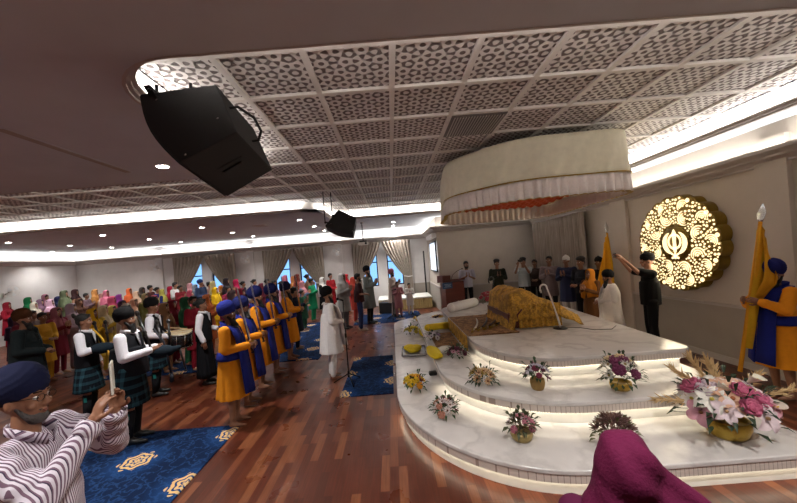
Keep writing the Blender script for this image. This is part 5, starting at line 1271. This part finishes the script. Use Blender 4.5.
for x in (-1, 1): mb.ribbon([(0, -.08, 1.465), (.055*x, -.045, 1.47), (.075*x, .02, 1.46), (.06*x, .08, 1.43), (.02*x, .11, 1.40)], [.05, .05, .05, .055, .06], (.25*x, .25, 1), .006)
mb.build('collar', M['stripe'], t)
wear(t, 'trousers', trouser_mesh(0, 1.0), cloth('#17181d')); shoes(t)
wear(t, 'turban', turban_mesh('pagri', 0, 0), cloth('#161a38', 40)); wear(t, 'beard', beard_mesh('thin', 0, 0), mat('grey_beard', '#4c4644', .8, bump=.6, scale=90))
mb = MB()
for x in (-1, 1):
    mb.tube([(.032*x+.021*cos(a), .099, 1.607+.016*sin(a)) for a in [2*pi*k/20 for k in range(21)]], .0016, 5); mb.cap((.053*x, .098, 1.612), (.078*x, -.005, 1.612), .0017)
mb.cap((-.011, .100, 1.61), (.011, .100, 1.61), .0017); mb.build('glasses', M['blackm'], t)
s63 = 1.65/1.72; q = loc2w((-1.77, 1.56, 0), -82, s63, (-.0, .395, 1.655))
ph = phone(q, (0, R(4), R(-56)), 'slim white phone held upright by the man in the striped shirt', '#e8e4da')
# person under a maroon head covering at the bottom right of centre
mx_, my_ = .70, 1.07
t = thing('person', (mx_, my_, 0), 'person under a deep maroon head covering seen from behind in the near foreground', 'person', R(-20), None, 1.43/1.72)
place('body', body_mesh('clasp', 'clasp', 0, 0, True, True), [SK[0], M['eye'], M['iris'], M['lips']], t)
wear(t, 'kurta', shirt_mesh('clasp', 'clasp', .5, 1.2, 1.05, 'long', True, True, 9, .04, 0, 1.1), cloth('#4a1030', 20)); wear(t, 'trousers', trouser_mesh(0, .95, True), cloth('#3a0c26', 30))
mb = MB(); mb.ell((0, -.02, 1.60), (.108, .13, .145), sub=3); mb.cap((0, -.02, 1.56), (.02, -.05, 1.40), .105, .13, 16, sub=3)
mb.cap((.0, -.02, 1.62), (.30, .0, 1.31), .09, .12, 16, sub=3); mb.cap((.0, -.02, 1.60), (.17, .0, 1.30), .10, .14, 16, sub=3); mb.cap((-.0, -.02, 1.58), (-.10, -.02, 1.27), .10, .12, 16, sub=3); mb.cap((-.06, -.02, 1.25), (.34, -.02, 1.24), .12, .13, 16, sub=3)
mb.loft([(.85, .30, .2, .04, -.02, 1), (1.1, .30, .19, .06, -.02, 1), (1.25, .29, .17, .06, -.02, 1), (1.36, .22, .12, .05, -.02, 0)], 60, 8, .04)
me = remesh(mb, .012, 4)
for vv in me.vertices:
    c = vv.co; w_ = c.z+.85*c.x; k = .008*sin(w_*46+4*sin(c.y*9))*min(1, max(0, (c.x+.03)*12))+.004*sin(c.x*60+c.z*25); vv.co = c+V(vv.normal)*k
wear(t, 'head_covering', me, mat('deep_maroon_cloth', '#561233', .85, bump=.3, scale=80, spec=.15))
# ================================================================= camera, world, colour
cam = bpy.data.cameras.new('camera'); co = bpy.data.objects.new('camera', cam); col.objects.link(co)
cam.sensor_width = 36; cam.lens = F/797*36; cam.clip_start = .05; cam.clip_end = 200
cam.shift_x = (398.5-391)/797; cam.shift_y = (260-251.5)/797
co.matrix_world = Matrix.Translation((0, 0, H)) @ Matrix.Rotation(R(90), 4, 'X') @ Matrix.Rotation(-ROLL, 4, 'Z')
sc.camera = co
w = bpy.data.worlds.new('sky'); sc.world = w; w.use_nodes = True
wn = w.node_tree; bg = wn.nodes['Background']
sky = wn.nodes.new('ShaderNodeTexSky'); sky.sky_type = 'HOSEK_WILKIE'; sky.turbidity = 3; sky.sun_direction = (-.3, -.6, .55)
bg.inputs['Color'].default_value = (.18, .42, .95, 1); bg.inputs['Strength'].default_value = 1.4
mx = wn.nodes.new('ShaderNodeMix'); mx.data_type = 'RGBA'; mx.inputs['Factor'].default_value = .4; mx.inputs['A'].default_value = (.16, .42, .95, 1)
wn.links.new(sky.outputs[0], mx.inputs['B']); wn.links.new(mx.outputs['Result'], bg.inputs['Color'])
vs = sc.view_settings; vs.view_transform = 'Standard'; vs.look = 'None'; vs.gamma = 1; vs.use_curve_mapping = False; vs.exposure = 1.1
sc.cycles.max_bounces = 6; sc.cycles.diffuse_bounces = 4; sc.cycles.sample_clamp_indirect = 6
sc.cycles.use_denoising = True
